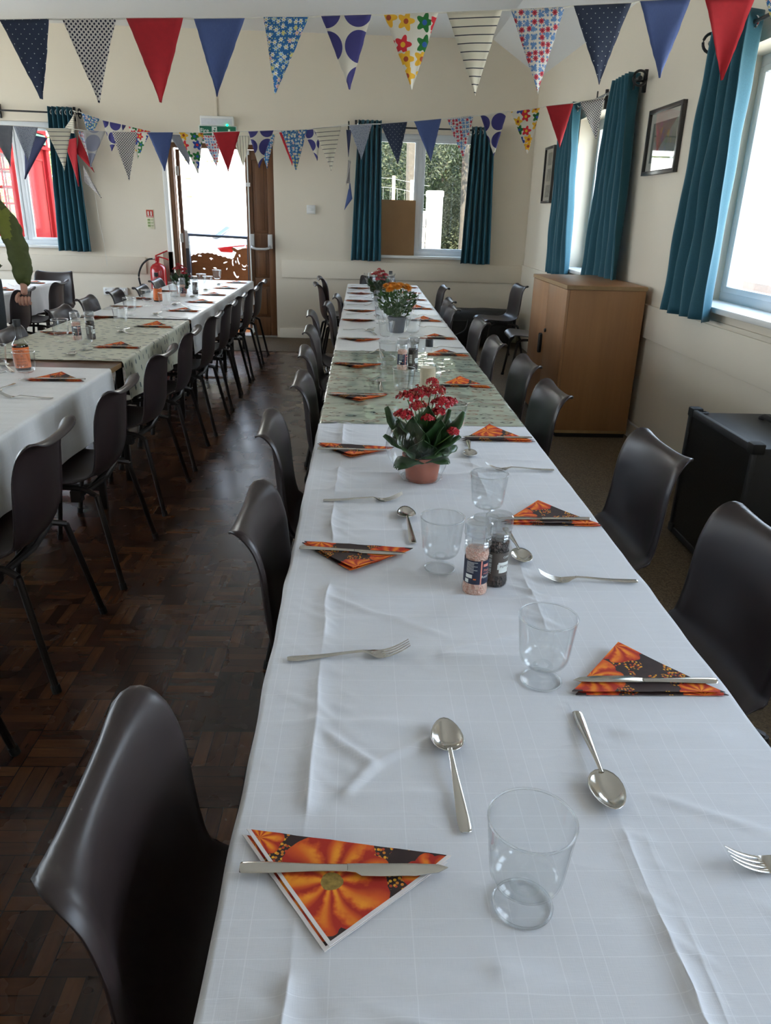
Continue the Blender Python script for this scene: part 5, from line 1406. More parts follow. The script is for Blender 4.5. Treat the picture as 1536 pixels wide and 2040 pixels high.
def make_napkin(kind, lift=0.0):
    e = thing('paper_napkin', 'x', 'napkin')
    for ly in range(2):
        A, B, C = (0.0, 0.0), (0.255, 0.0), (0.12, 0.14)
        off = (0.0, 0.0) if ly else ((0.004, 0.005) if kind == 0 else (0.006, -0.002))
        N = 12
        m = MB(); vs = []; uvs = []; idx = {}
        for i in range(N + 1):
            for j in range(N + 1 - i):
                a, b = i / N, j / N; c = 1 - a - b
                x = A[0] * c + B[0] * a + C[0] * b; y = A[1] * c + B[1] * a + C[1] * b
                z = 0.0012 + 0.0022 * ly + 0.0012 * nz(x * 30, y * 30, kind + ly * 5) + lift * (b ** 1.5) * (1 if ly else 0.4) + 0.003 * (1 - b) ** 6 * (ly)
                idx[(i, j)] = len(vs); vs.append((x + off[0], y + off[1], z)); uvs.append((x, y))
        fs = []
        for i in range(N):
            for j in range(N - i):
                fs.append((idx[(i, j)], idx[(i + 1, j)], idx[(i, j + 1)]))
                if i + j < N - 1: fs.append((idx[(i + 1, j)], idx[(i + 1, j + 1)], idx[(i, j + 1)]))
        m.add(vs, fs, 0, uvs)
        m.build('folded_sheet', [NAPM[kind]], e, angle=60, solid=0.0011)
    return e
NAPS = [make_napkin(0), make_napkin(1, 0.012), make_napkin(2, 0.020)]
# cutlery lies along local +X
def blade_strip(m, st, n=5):
    """st: (x, y, z, halfwidth, thick)"""
    def P(i, j):
        x, y, z, w, t = st[j]; q = 2 * pi * i / 10
        return (x, y + w * cos(q), z + t * (0.5 + 0.5 * sin(q)) if sin(q) > 0 else z + t * (0.5 + 0.5 * sin(q) * 0.9))
    m.grid(P, 10, len(st), closed_u=True)
    m.add([P(i, 0) for i in range(10)], [tuple(range(10))]); m.add([P(i, len(st) - 1) for i in range(10)], [tuple(reversed(range(10)))])
def handle_pts(L0, dz=0.0):
    return [(0.0, 0, 0.002, 0.0045, 0.003), (0.003, 0, 0.002, 0.0075, 0.0035), (0.02, 0, 0.002, 0.0085, 0.0035), (L0 * 0.45, 0, 0.004 + dz, 0.0062, 0.003), (L0 * 0.8, 0, 0.008 + dz, 0.0038, 0.003), (L0, 0, 0.009 + dz, 0.0034, 0.0032)]
def make_fork():
    e = thing('table_fork', 'x', 'fork')
    m = MB(); blade_strip(m, spline(handle_pts(0.135), 18)); m.build('handle', STEEL, e, angle=60)
    m = MB()
    hd = spline([(0.132, 0, 0.009, 0.0034, 0.003), (0.142, 0, 0.007, 0.007, 0.0022), (0.152, 0, 0.0035, 0.0125, 0.0018), (0.162, 0, 0.002, 0.0135, 0.0016), (0.170, 0, 0.0025, 0.0135, 0.0016)], 12)
    blade_strip(m, hd)
    for k in range(4):
        yy = -0.0108 + k * 0.0072
        blade_strip(m, spline([(0.166, yy * 0.98, 0.0022, 0.0028, 0.0017), (0.180, yy, 0.005, 0.0025, 0.0017), (0.198, yy, 0.0125, 0.0021, 0.0016), (0.214, yy * 0.96, 0.0225, 0.0012, 0.0012)], 10))
    m.build('tines', STEEL, e, angle=60)
    return e
def make_spoon():
    e = thing('dessert_spoon', 'x', 'spoon')
    m = MB(); blade_strip(m, spline(handle_pts(0.150, 0.002), 18)); m.build('handle', STEEL, e, angle=60)
    m = MB(); nu, nv = 20, 10
    cx, a, b = 0.182, 0.038, 0.0235
    def P(i, j):
        q = 2 * pi * i / nu; r_ = j / (nv - 1)
        ex = a * cos(q) * r_; ey = b * sin(q) * r_ * (1 - 0.16 * cos(q))
        z = 0.0115 - 0.0100 * (1 - r_ ** 2.2) + 0.0025 * (cos(q) * r_) ** 2
        return (cx + ex, ey, z)
    m.grid(P, nu, nv, closed_u=True)
    m.build('bowl', STEEL, e, angle=180, solid=-0.0012, merge=True)
    return e
def make_knife():
    e = thing('table_knife', 'x', 'knife')
    m = MB(); blade_strip(m, spline([(0.0, 0, 0.001, 0.005, 0.005), (0.004, 0, 0.0008, 0.0085, 0.006), (0.04, 0, 0.001, 0.0080, 0.006), (0.09, 0, 0.0015, 0.0055, 0.005), (0.125, 0, 0.0015, 0.0055, 0.005)], 18)); m.build('handle', STEEL, e, angle=60)
    m = MB(); top = [(0.123, -0.0055), (0.135, -0.0060), (0.150, -0.0060), (0.200, -0.0065), (0.232, -0.0055), (0.244, -0.001)]
    bot = [(0.244, -0.001), (0.232, 0.0065), (0.205, 0.0110), (0.165, 0.0125), (0.142, 0.0120), (0.135, 0.0070), (0.123, 0.0055)]
    m.plate(top + bot[1:], [], 0.0014, lambda x, y, t: (x, -y, 0.0030 + t)); m.build('blade', STEEL, e, bevel=0.0003)
    return e
FORK, SPOON, KNIFE = make_fork(), make_spoon(), make_knife()
def make_goblet():
    e = thing('goblet', 'x', 'glass')
    m = MB(); m.lathe([(0.0, 0.0), (0.033, 0.0), (0.0345, 0.0015), (0.0335, 0.0035), (0.026, 0.006), (0.0135, 0.009), (0.0092, 0.013), (0.0085, 0.019), (0.0105, 0.026), (0.017, 0.030), (0.012, 0.0355), (0.0, 0.037)], 36)
    m.tube([(0.0332 * cos(q), 0.0332 * sin(q), 0.0022) for q in [2 * pi * k / 48 for k in range(48)]], 0.0016, 8, closed=True, mi=1)
    m.build('foot', [FGLASS, SGLASS], e, angle=50)
    m = MB(); out = spline([(0.010, 0.0305), (0.024, 0.0320), (0.0345, 0.0375), (0.0400, 0.047), (0.0422, 0.062), (0.0448, 0.088), (0.0482, 0.1225)], 22)
    m.lathe(out, 40); m.lathe([(r_ - 0.0014, z + 0.0012) for r_, z in out], 40)
    m.build('bowl', THIN, e, angle=180)
    m = MB(); m.tube([(0.0474 * cos(q), 0.0474 * sin(q), 0.1232) for q in [2 * pi * k / 48 for k in range(48)]], 0.0014, 8, closed=True)
    m.build('rim', SGLASS, e, angle=180)
    return e
GOB = make_goblet()
USED = {}
def put(proto, x, y, z, rz, label, group):
    if proto.name not in USED:
        USED[proto.name] = 1
        proto.location = (x, y, z); proto.rotation_euler = (0, 0, rz); proto['label'] = label; proto['group'] = group
        return proto
    return dup(proto, (x, y, z), rz, label, group)
def setting(side, tab, x_edge, Y, items, k, tot, where):
    """one place setting; items: which pieces, with optional own offsets"""
    nth = 'nearest the camera' if k == 0 else ('%s from the camera' % ORDW[k])
    s = 1 if side == 'left' else -1     # sitter faces +X on the left, -X on the right
    z = ZT + 0.003
    r_ = random.Random(int(Y * 100) + (5 if side == 'left' else 0))
    jit = lambda a: r_.uniform(-a, a)
    if 'n' in items:
        dx, dy, a = items['n'] if items['n'] is not True else (jit(0.008), jit(0.01), jit(0.04))
        kind = 0 if (side == 'left' and k == 0) else r_.choice([1, 2])
        if side == 'left':
            put(NAPS[kind], x_edge + 0.262 + dx, Y + 0.025 + dy, z, pi + a, 'pumpkin-print napkin on the %s, %s' % (where, nth), 'pumpkin napkins on the ' + tab)
        else:
            put(NAPS[1 if k == 0 else kind], x_edge - 0.265 + dx, Y - 0.02 + dy, z, a, 'pumpkin-print napkin on the %s, %s' % (where, nth), 'pumpkin napkins on the ' + tab)
    if 'k' in items:
        dx, dy, a = items['k'] if items['k'] is not True else (jit(0.008), jit(0.006), jit(0.04))
        if side == 'left': put(KNIFE, x_edge + 0.012 + dx, Y + 0.002 + dy, ZT + 0.0075, a, 'steel knife on its napkin, %s, %s' % (where, nth), 'table knives on the ' + tab)
        else: put(KNIFE, x_edge - 0.012 + dx, Y + 0.004 + dy, ZT + 0.0075, pi + a, 'steel knife on its napkin, %s, %s' % (where, nth), 'table knives on the ' + tab)
    if 'f' in items:
        dx, dy, a = items['f'] if items['f'] is not True else (jit(0.01), jit(0.012), jit(0.05))
        if side == 'left': put(FORK, x_edge + 0.03 + dx, Y + 0.40 + dy, z - 0.001, a + 0.02, 'steel fork on the %s, %s' % (where, nth), 'table forks on the ' + tab)
        else: put(FORK, x_edge - 0.015 + dx, Y - 0.34 + dy, z - 0.001, pi + a, 'steel fork on the %s, %s' % (where, nth), 'table forks on the ' + tab)
    if 's' in items:
        dx, dy, a = items['s'] if items['s'] is not True else (jit(0.01), jit(0.02), jit(0.06))
        if side == 'left': put(SPOON, x_edge + 0.275 + dx, Y + 0.06 + dy, z - 0.001, PI2 + a, 'steel dessert spoon on the %s, %s' % (where, nth), 'dessert spoons on the ' + tab)
        else: put(SPOON, x_edge - 0.28 + dx, Y - 0.07 + dy, z - 0.001, -PI2 + a, 'steel dessert spoon on the %s, %s' % (where, nth), 'dessert spoons on the ' + tab)
T = True
w1 = 'aisle side of the centre table'
ls = [(0.67, {'n': (0.0, -0.005, -0.17), 'k': (0, 0, -0.01), 'f': (-0.005, 0.055, 0.10), 's': (0.01, 0.0, 0.03)}),
      (1.535, {'n': (0.01, 0.03, -0.13), 'k': (0, 0.045, -0.11), 'f': (0.02, -0.03, 0.05), 's': (0.0, 0.03, 0.04)}),
      (2.36, {'n': (0.0, 0.02, -0.15), 'k': T, 'f': (-0.02, -0.03, 0.05)}),
      (3.17, {'n': T, 'k': T, 'f': (0.0, -0.05, 0.06), 's': (-0.035, 0.05, 0)}), (3.90, {'n': T, 'k': T, 'f': (0, -0.05, 0), 's': (0.0, 0.15, 0.1)}),
      (4.73, {'n': T, 'k': T, 'f': T, 's': (-0.03, 0.12, 0.2)}), (5.63, {'n': T, 'k': T, 'f': (0, -0.05, 0), 's': T}), (6.22, {'n': T, 'k': T, 'f': T, 's': T}),
      (6.95, {'n': T, 'k': T, 'f': (0, -0.08, 0), 's': T}), (7.62, {'n': T, 'k': T, 'f': (0, -0.10, 0), 's': T}), (8.18, {'n': T, 'k': T, 'f': (0, -0.1, 0)})]
for k, (Y, it) in enumerate(ls): setting('left', 'centre table', 0.0, Y, it, k, len(ls), w1)
w2 = 'window side of the centre table'
rs = [(1.05, {'n': (0.0, 0.0, 0.0), 'k': (0, 0.005, 0.0), 'f': (0.06, -0.025, 0.03), 's': (0.01, 0.0, -0.04)}),
      (1.78, {'n': (0.01, 0.0, -0.02), 'k': (-0.01, 0.0, 0.03), 'f': (0, 0.0, -0.02), 's': (0.03, 0.02, 0.03)}),
      (2.54, {'n': (0.0, 0.0, 0), 'k': (0.0, 0.0, 0.02), 'f': (0, 0.0, 0.0), 's': (0.04, 0.05, -0.1)}),
      (3.42, {'n': T, 'k': T, 'f': (0, -0.02, 0), 's': T}), (4.25, {'n': T, 'k': T, 'f': (0, -0.14, 0)}), (4.85, {'n': T, 'k': T, 'f': (0, -0.03, 0), 's': T}),
      (5.70, {'n': T, 'k': T, 'f': T}), (6.45, {'n': T, 'k': T, 'f': (0, -0.1, 0)}), (7.15, {'n': T, 'k': T, 'f': T}), (7.80, {'n': T, 'k': T, 'f': T}), (8.38, {'n': T, 'k': T})]
for k, (Y, it) in enumerate(rs): setting('right', 'centre table', TW, Y, it, k, len(rs), w2)
w3 = 'aisle side of the left table'
for k, (Y, it) in enumerate([(3.36, {'n': T, 'k': T, 'f': T, 's': T}), (4.24, {'n': T, 'k': T, 'f': T, 's': T}), (5.06, {'n': T, 'k': T, 'f': T, 's': T}), (5.92, {'n': T, 'k': T, 'f': (0, -0.07, 0), 's': T}),
                             (6.55, {'n': T, 'k': T, 'f': T, 's': T}), (7.15, {'n': T, 'k': T, 'f': T, 's': T}), (7.80, {'n': T, 'k': T, 'f': T, 's': T}), (8.45, {'n': T, 'k': T, 'f': T, 's': T})]):
    setting('right', 'left table', XL + TW, Y, it, k, 8, w3)
w4 = "person's side of the left table"
for k, (Y, it) in enumerate([(3.55, {'f': T, 's': (0.1, -0.1, 0.6)}), (4.72, {'n': T, 'k': T}), (5.48, {'n': T, 'k': T, 'f': T}), (6.12, {'n': T, 'k': T, 'f': T}), (6.72, {'n': T, 'k': T}), (7.40, {'n': T, 'k': T})]):
    setting('left', 'left table', XL, Y, it, k, 6, w4)
w5 = 'aisle side of the far left table'
for k, (Y, it) in enumerate([(7.15, {'n': T, 'k': T, 'f': T}), (7.85, {'n': T, 'k': T, 'f': T})]):
    setting('right', 'far left table', X3 + TW, Y, it, k, 2, w5)
# goblets
gl = [(0.336, 0.628, 'between the nearest spoons, closest to the camera'), (0.456, 1.071, 'beside the nearest window-side napkin'), (0.326, 1.50, 'just left of the pink salt mill'), (0.475, 1.80, 'behind the pepper mill'),
      (0.470, 2.56, 'just right of the potted red flowers'), (0.330, 3.18, 'behind the red flowers, left of the sauce bottle'), (0.475, 3.42, 'right of the sauce bottle on the glossy cloth'), (0.285, 3.86, 'left of the mills on the glossy cloth'),
      (0.455, 4.10, 'right of the mills on the glossy cloth'), (0.300, 4.68, 'in front and left of the grey flower pot'), (0.475, 4.86, 'in front and right of the grey flower pot'),
      (0.290, 5.50, 'left of the grey flower pot'), (0.295, 6.10, 'behind and left of the orange flowers'), (0.480, 5.75, 'right of the orange flowers'), (0.30, 6.60, 'in front of the far red flowers'), (0.46, 7.2, 'right of the far red flowers'), (0.44, 8.0, 'at the wall end of the centre table'), (0.30, 7.9, 'behind the far red flowers')]
for x, y, w in gl: put(GOB, x, y, ZT + 0.001, x * 9, 'clear stemmed glass on the centre table, ' + w, 'clear stemmed glasses on the centre table')
gl = [(-1.33, 3.37, 'in front of the dark sauce bottle'), (-1.52, 3.52, 'behind and left of the dark sauce bottle'), (-1.335, 4.15, 'in front of the mills on the tree-print cloth'), (-1.56, 4.42, 'left of the mills on the tree-print cloth'), (-1.40, 5.02, 'near the end of the tree-print cloth'), (-1.51, 5.62, 'just beyond the tree-print cloth'),
      (-1.36, 6.02, 'in front of the far sauce bottle'), (-1.54, 6.22, 'left of the far sauce bottle'), (-1.42, 6.62, 'right of the far sauce bottle'), (-1.35, 7.05, 'in front of the left table flowers'), (-1.50, 6.95, 'nearest the left table flower pot'), (-1.345, 7.68, 'right of the left table flowers'), (-1.46, 7.95, 'behind the left table flowers'), (-1.41, 8.55, 'nearest the fire exit door')]
for x, y, w in gl: put(GOB, x, y, ZT + 0.002, x * 9, 'clear stemmed glass on the left table, ' + w, 'clear stemmed glasses on the left table')

# ---- sauce bottles
def cyl_text(s, size, mat, parent, r_, ang, z, name='lettering'):
    o = text_part(s, size, mat, parent, Matrix.Identity(4), name, depth=0.0)
    xs = [v.co.x for v in o.data.vertices]; mid = (min(xs) + max(xs)) / 2
    for v in o.data.vertices:
        a = ang + (v.co.x - mid) / r_; v.co = Vector((r_ * sin(a), -r_ * cos(a), z + v.co.y))
    return o
def band(m, r_, a0, a1, z0, z1, n=24):
    m.grid(lambda i, j: (r_ * sin(lerp(a0, a1, i / (n - 1))), -r_ * cos(lerp(a0, a1, i / (n - 1))), lerp(z0, z1, j)), n, 2)
SAUCE = M('dark_relish', (0.012, 0.005, 0.003), 0.1, var=0.2)
ORANGE = M('orange_label', (0.75, 0.17, 0.035), 0.5, var=0.05)
INK = M('dark_ink', (0.03, 0.01, 0.01), 0.5)
def bottle(label, x, y, rz, full):
    e = thing('sauce_bottle', label, 'bottle', (x, y, ZT + 0.001), rz)
    m = MB(); m.lathe([(0.0, 0), (0.033, 0), (0.0355, 0.004), (0.0355, 0.112), (0.033, 0.122), (0.024, 0.136), (0.0155, 0.148), (0.0135, 0.16), (0.0125, 0.205), (0.0, 0.205)], 32); m.build('glass_body', THIN, e, angle=50)
    if full:
        m = MB(); m.lathe([(0.0, 0.003), (0.0335, 0.003), (0.0340, 0.006), (0.0340, full), (0.0, full)], 32); m.build('relish', SAUCE, e)
    m = MB(); band(m, 0.0360, -2.6, 2.6, 0.012, 0.106, 48); m.build('label', ORANGE, e)
    for s, sz, z, a in (('RAL', 0.015, 0.085, 0.25), ('RELISH', 0.017, 0.020, 0.15), ('EL', 0.012, 0.064, 0.3)): cyl_text(s, sz, INK, e, 0.0363, a, z)
    m = MB(); band(m, 0.0363, -0.5, 0.7, 0.0535, 0.055); band(m, 0.0363, -0.5, 0.7, 0.0405, 0.042); m.build('label_line', INK, e)
    m = MB(); m.lathe([(0.0, 0.230), (0.0155, 0.230), (0.0165, 0.228), (0.0165, 0.199), (0.013, 0.199)], 24); m.build('cap', RUBBER, e)
    return e
bottle('dark sauce bottle with an orange label on the left table, nearest the camera', -1.44, 3.60, 0.2, 0.115)
bottle('orange-labelled sauce bottle farther along the left table, before the fire extinguisher', -1.545, 6.55, 0.2, 0.07)
e = thing('sauce_bottle', 'clear glass bottle with a black cap behind the potted red flowers', 'bottle', (0.44, 3.28, ZT + 0.002))
m = MB(); m.lathe([(0.0, 0), (0.033, 0), (0.0355, 0.004), (0.0355, 0.112), (0.033, 0.122), (0.024, 0.136), (0.0155, 0.148), (0.0135, 0.16), (0.0125, 0.205), (0.0, 0.205)], 32); m.build('glass_body', THIN, e, angle=50)
m = MB(); m.lathe([(0.0, 0.003), (0.0335, 0.003), (0.0340, 0.006), (0.0340, 0.11), (0.0, 0.11)], 32); m.build('contents', M('pale_sauce', (0.62, 0.52, 0.36), 0.3), e)
m = MB(); m.lathe([(0.0, 0.230), (0.0155, 0.230), (0.0165, 0.228), (0.0165, 0.199), (0.013, 0.199)], 24); m.build('cap', RUBBER, e)
e2_ = thing('sauce_bottle', 'small dark-capped bottle beside the far red flowers', 'bottle', (0.42, 7.45, ZT + 0.002))
for c_ in list(KIDS[e.name]):
    q = c_.copy(); COL.objects.link(q); q.parent = e2_

# ---- salt and pepper mills
def grains(name, a, b, c):
    t = NT(name); vo = t.n('TexVoronoi'); vo.inputs['Scale'].default_value = 260; t.l(t.obj(), vo.inputs['Vector'])
    t.set(Base_Color=t.ramp(t.sep(vo.outputs['Color'])[0], [(0, a), (0.4, b), (0.8, c)], 'CONSTANT'), Roughness=0.5)
    t.bump(vo.outputs['Distance'], 0.8, 0.003); return t.m
SALTM = grains('pink_salt', (0.70, 0.42, 0.32), (0.75, 0.50, 0.40), (0.62, 0.30, 0.22))
PEPM = grains('black_peppercorns', (0.015, 0.010, 0.008), (0.05, 0.032, 0.024), (0.10, 0.07, 0.055))
NAVYL = M('navy_label', (0.012, 0.018, 0.045), 0.45); TAUPE = M('taupe_label', (0.10, 0.082, 0.070), 0.55); PINKL = M('salmon_stripe', (0.72, 0.26, 0.20), 0.5)
CLEARC = glassy('clear_plastic_cap', (0.92, 0.93, 0.935), 0.18, 1.7, 0.22)
def mill(label, x, y, kind, rz=0.0):
    e = thing('salt_mill' if kind == 'salt' else 'pepper_mill', label, 'mill', (x, y, ZT + 0.001), rz)
    body = [(0.0, 0), (0.024, 0), (0.0262, 0.002), (0.0275, 0.010), (0.0262, 0.020), (0.0245, 0.026), (0.0245, 0.080), (0.0258, 0.090), (0.0262, 0.098), (0.024, 0.106), (0.021, 0.110)]
    m = MB(); m.lathe(body, 32); m.build('glass_body', THIN, e, angle=60)
    fill = 0.098 if kind == 'salt' else 0.104
    m = MB(); m.lathe([(0.0, 0.002)] + [(r_ - 0.0018, z) for r_, z in body[1:] if z < fill] + [(0.0225, fill), (0.0, fill + 0.002)], 28); m.build('contents', SALTM if kind == 'salt' else PEPM, e)
    m = MB(); band(m, 0.0252, -2.9, 2.9, 0.027, 0.079, 48); m.build('label', NAVYL if kind == 'salt' else TAUPE, e)
    r_ = 0.0255
    if kind == 'salt':
        m = MB(); band(m, r_, 0.22, 0.34, 0.027, 0.079, 4); m.build('stripe', PINKL, e)
        cyl_text('Pink', 0.0085, PINKL, e, r_, 0.78, 0.055); cyl_text('Himalayan', 0.0055, PINKL, e, r_, 0.92, 0.049); cyl_text('Rock Salt', 0.0080, SIGNW, e, r_, 0.92, 0.041)
        m = MB(); band(m, r_, 0.45, 0.95, 0.066, 0.072, 6); m.build('badge', PINKL, e)
        m = MB()
        for k in range(9): band(m, r_, -1.0, -0.35 + 0.3 * ((k * 7) % 3 == 0), 0.075 - k * 0.0028, 0.0759 - k * 0.0028, 8)
        band(m, r_, -1.05, -0.45, 0.040, 0.048, 8); band(m, r_, -1.1, -0.75, 0.029, 0.037, 8); m.build('fine_print', SIGNW, e)
        m = MB(); band(m, r_, -0.35, -0.12, 0.037, 0.040, 4); m.build('yellow_patch', ORANGE, e)
    else:
        m = MB()
        for k in range(12): band(m, r_, -1.1, -0.45, 0.032 + k * 0.0036, 0.032 + k * 0.0036 + (0.0026 if k % 3 else 0.0014), 8)
        m.build('barcode', SIGNW, e)
        m = MB(); band(m, r_, 0.05, 1.25, 0.042, 0.054, 12); band(m, r_, 0.2, 1.15, 0.034, 0.043, 12); band(m, r_, 0.12, 1.2, 0.053, 0.058, 12); m.build('white_patch', SIGNW, e)
        cyl_text('PEPPER', 0.0080, INK, e, r_ + 0.0002, 0.75, 0.046); cyl_text('CORN', 0.006, SIGNW, e, r_, 0.85, 0.067)
    cap = [(0.020, 0.104), (0.0262, 0.107), (0.0272, 0.110), (0.0255, 0.113), (0.0272, 0.116), (0.0255, 0.119), (0.0272, 0.122), (0.0262, 0.126), (0.0288, 0.130), (0.0290, 0.150), (0.0282, 0.1545), (0.0250, 0.1580), (0.0235, 0.1555), (0, 0.1550)]
    m = MB(); m.lathe(cap, 32); m.lathe([(0.0, 0.108), (0.013, 0.108), (0.013, 0.124), (0.0245, 0.128), (0.0245, 0.148)], 24)
    m.build('clear_cap', CLEARC, e, angle=30)
    return e
mill('pink rock salt mill with a navy label on the centre table, nearest the camera', 0.388, 1.395, 'salt')
mill('pepper mill with a taupe label on the centre table, nearest the camera', 0.436, 1.435, 'pepper', -0.1)
mill('pink salt mill on the glossy green cloth behind the sauce bottle', 0.355, 3.80, 'salt', 0.3)
mill('pepper mill on the glossy green cloth behind the sauce bottle', 0.410, 3.82, 'pepper', 0.2)
mill('pink salt mill on the tree-print cloth of the left table', -1.50, 4.50, 'salt', 0.4)
mill('pepper mill on the tree-print cloth of the left table', -1.43, 4.53, 'pepper', 0.4)
mill('pink salt mill among the glasses near the flowers on the left table', -1.44, 7.0, 'salt', 0.4)
mill('pepper mill among the glasses near the flowers on the left table', -1.38, 7.25, 'pepper', 0.4)

# ================================================================ POTTED FLOWERS
KAL = leafmat('kalanchoe_leaf', (0.018, 0.055, 0.014), (0.035, 0.085, 0.022), (0.05, 0.11, 0.04))
for n_ in KAL.node_tree.nodes:
    if n_.type == 'BSDF_PRINCIPLED': n_.inputs['Roughness'].default_value = 0.35
STEMM = M('green_stem', (0.09, 0.16, 0.04), 0.5)
REDF = M('red_petals', (0.40, 0.004, 0.014), 0.5, var=0.3, scale=120); RUST = M('rusty_buds', (0.34, 0.06, 0.03), 0.6, var=0.5, scale=160)
SOIL = M('dark_compost', (0.02, 0.014, 0.01), 0.95, bump=0.8, bdist=0.005, scale=120)
TERRA = M('terracotta_plastic', (0.42, 0.13, 0.075), 0.4, var=0.05)
GREYPOT = M('grey_plastic_pot', (0.15, 0.155, 0.17), 0.45)
def leaf_mb(m, base, az, el, ln, wd, droop, cup=0.25, wav=0.0):
    d0 = Vector((cos(az) * cos(el), sin(az) * cos(el), sin(el))); side = Vector((-sin(az), cos(az), 0)); upv = side.cross(d0) * -1
    upv = d0.cross(side) * -1 if False else Vector((0, 0, 1))
    nu, nv = 7, 11
    def P(i, j):
        s = i / (nu - 1) * 2 - 1; t = j / (nv - 1)
        w = wd * (max(0.0, sin(pi * min(1, 0.06 + 0.94 * t) ** 0.75)) ** 0.8 if t < 0.999 else 0.05) * (0.35 if t < 0.12 else 1)
        p = Vector(base) + d0 * (ln * t) + Vector((0, 0, -droop * t * t)) + side * (s * w)
        nrm = d0.cross(side)
        p += nrm * (-cup * wd * (s * s) + wav * wd * sin(t * 14) * abs(s))
        return p
    m.grid(P, nu, nv)
def florets(m, c, R_, n, r0, rd, mi_b=0, mi_o=1, open_=0.6):
    for k in range(n):
        d = Vector((rd.gauss(0, 1), rd.gauss(0, 1), abs(rd.gauss(0, 0.8)))).normalized()
        p = Vector(c) + Vector((d.x * R_, d.y * R_, d.z * R_ * 0.7)) * (0.6 + 0.4 * rd.random())
        if rd.random() < open_:
            a = d.orthogonal().normalized(); b = d.cross(a)
            for q in range(4):
                an = q * PI2 + k; u = a * cos(an) + b * sin(an); v_ = a * -sin(an) + b * cos(an)
                m.add([p, p + u * r0 * 0.6 + v_ * r0 * 0.5 + d * 0.001, p + u * r0 * 1.3 + d * 0.0015, p + u * r0 * 0.6 - v_ * r0 * 0.5 + d * 0.001], [(0, 1, 2, 3)], mi_b)
            m.ball(p + d * 0.001, r0 * 0.4, 5, mi_b)
        else: m.ball(p, r0 * 0.45, 5, mi_o, sc=(1, 1, 1.3))
def wrap(name, e, r0, r1, h, az0, az1, seed, bulge=0.0, z0=0.0):
    m = MB(); n1 = 60 if az1 - az0 > 6 else 34; n2 = 18
    def P(i, j):
        t = j / (n2 - 1); a = lerp(az0, az1, i / (n1 - 1))
        r_ = lerp(r0, r1, t ** 0.8) + bulge * sin(pi * t)
        r_ += 0.010 * nz(cos(a) * 3 + seed, sin(a) * 3, t * 4) * (0.3 + t) + 0.004 * abs(nz(cos(a) * 9, sin(a) * 9 + seed, t * 11)) 
        hh = h * (1 + 0.13 * nz(cos(a) * 2.3, sin(a) * 2.3, seed))
        return (r_ * cos(a), r_ * sin(a), z0 + hh * t + 0.001)
    m.grid(P, n1, n2); return m.build(name, FOIL, e, angle=40)
def kalanchoe(label, x, y, rz, main, potm, sc=1.0, seed=4):
    e = thing('potted_kalanchoe', label, 'potted plant', (x, y, ZT + 0.001), rz); e.scale = (sc, sc, sc)
    rd = random.Random(seed)
    m = MB(); m.lathe([(0, 0.0), (0.044, 0.0), (0.046, 0.003), (0.054, 0.062), (0.059, 0.064), (0.060, 0.078), (0.057, 0.078), (0.054, 0.072), (0.052, 0.066)], 40); m.build('pot', potm, e)
    m = MB(); m.lathe([(0.0, 0.070), (0.054, 0.067)], 24); m.build('compost', SOIL, e)
    # (azimuth, elevation, length, width, droop, base z)
    lv = [(2.95, 0.98, 0.170, 0.056, 0.004, 0.075), (3.35, 0.72, 0.135, 0.050, 0.020, 0.072), (0.05, 0.95, 0.168, 0.052, 0.006, 0.075), (-0.45, 0.80, 0.135, 0.048, 0.02, 0.072), (-1.0, 0.70, 0.100, 0.046, 0.03, 0.068), (-1.65, 0.95, 0.115, 0.036, 0.02, 0.07),
          (-2.35, 0.45, 0.105, 0.036, 0.055, 0.068), (-2.1, 1.15, 0.150, 0.036, 0.008, 0.075), (-1.05, 1.15, 0.145, 0.040, 0.01, 0.078), (0.8, 1.0, 0.15, 0.050, 0.02, 0.08), (1.6, 0.9, 0.15, 0.052, 0.02, 0.08), (2.3, 0.85, 0.15, 0.050, 0.03, 0.08),
          (-2.75, 1.05, 0.140, 0.040, 0.015, 0.08), (-0.25, 1.2, 0.155, 0.042, 0.008, 0.08), (0.4, 0.45, 0.11, 0.040, 0.03, 0.075), (-0.70, 0.38, 0.085, 0.036, 0.03, 0.072), (3.7, 0.28, 0.09, 0.036, 0.04, 0.072), (-1.5, 1.3, 0.16, 0.036, 0.0, 0.08)]
    if not main: lv = lv[::1]
    for q in lv:
        az, el, ln, wd, dp, bz = q
        m = MB(); leaf_mb(m, (0.012 * cos(az), 0.012 * sin(az), bz), az, el, ln, wd * 1.22, dp, 0.22, 0.05)
        m.build('leaf', KAL, e, angle=180, solid=0.0012)
    heads = [(-0.050, 0.0, 0.245, 0.030), (-0.010, 0.02, 0.255, 0.032), (0.030, 0.0, 0.265, 0.028), (0.045, -0.025, 0.235, 0.032), (0.005, -0.045, 0.200, 0.018), (-0.062, -0.045, 0.205, 0.026), (0.078, -0.06, 0.165, 0.016), (0.07, 0.0, 0.235, 0.02), (-0.02, -0.03, 0.228, 0.026), (0.02, 0.03, 0.285, 0.018), (-0.035, 0.045, 0.24, 0.025), (0.035, -0.035, 0.215, 0.018)]
    for hx, hy, hz, hr in heads:
        m = MB(); m.tube(spline([(hx * 0.15, hy * 0.15, 0.09), (hx * 0.5, hy * 0.5, hz * 0.7), (hx, hy, hz - 0.008)], 6), 0.0018, 5)
        st = m.build('stem', STEMM, e)
        m = MB(); bright = (hx > 0.02 and hz < 0.25) or hz < 0.21
        florets(m, (hx, hy, hz - 0.004), hr * 1.12, int(34 + hr * 1000), 0.0062, rd, 0, 1, 0.85 if bright else 0.45)
        m.build('flower_head', [REDF, RUST], e, flat=True)
    return e
k1 = kalanchoe('red-flowered plant in a terracotta pot wrapped in cellophane, nearest the camera', 0.33, 2.106, 0.0, True, TERRA)
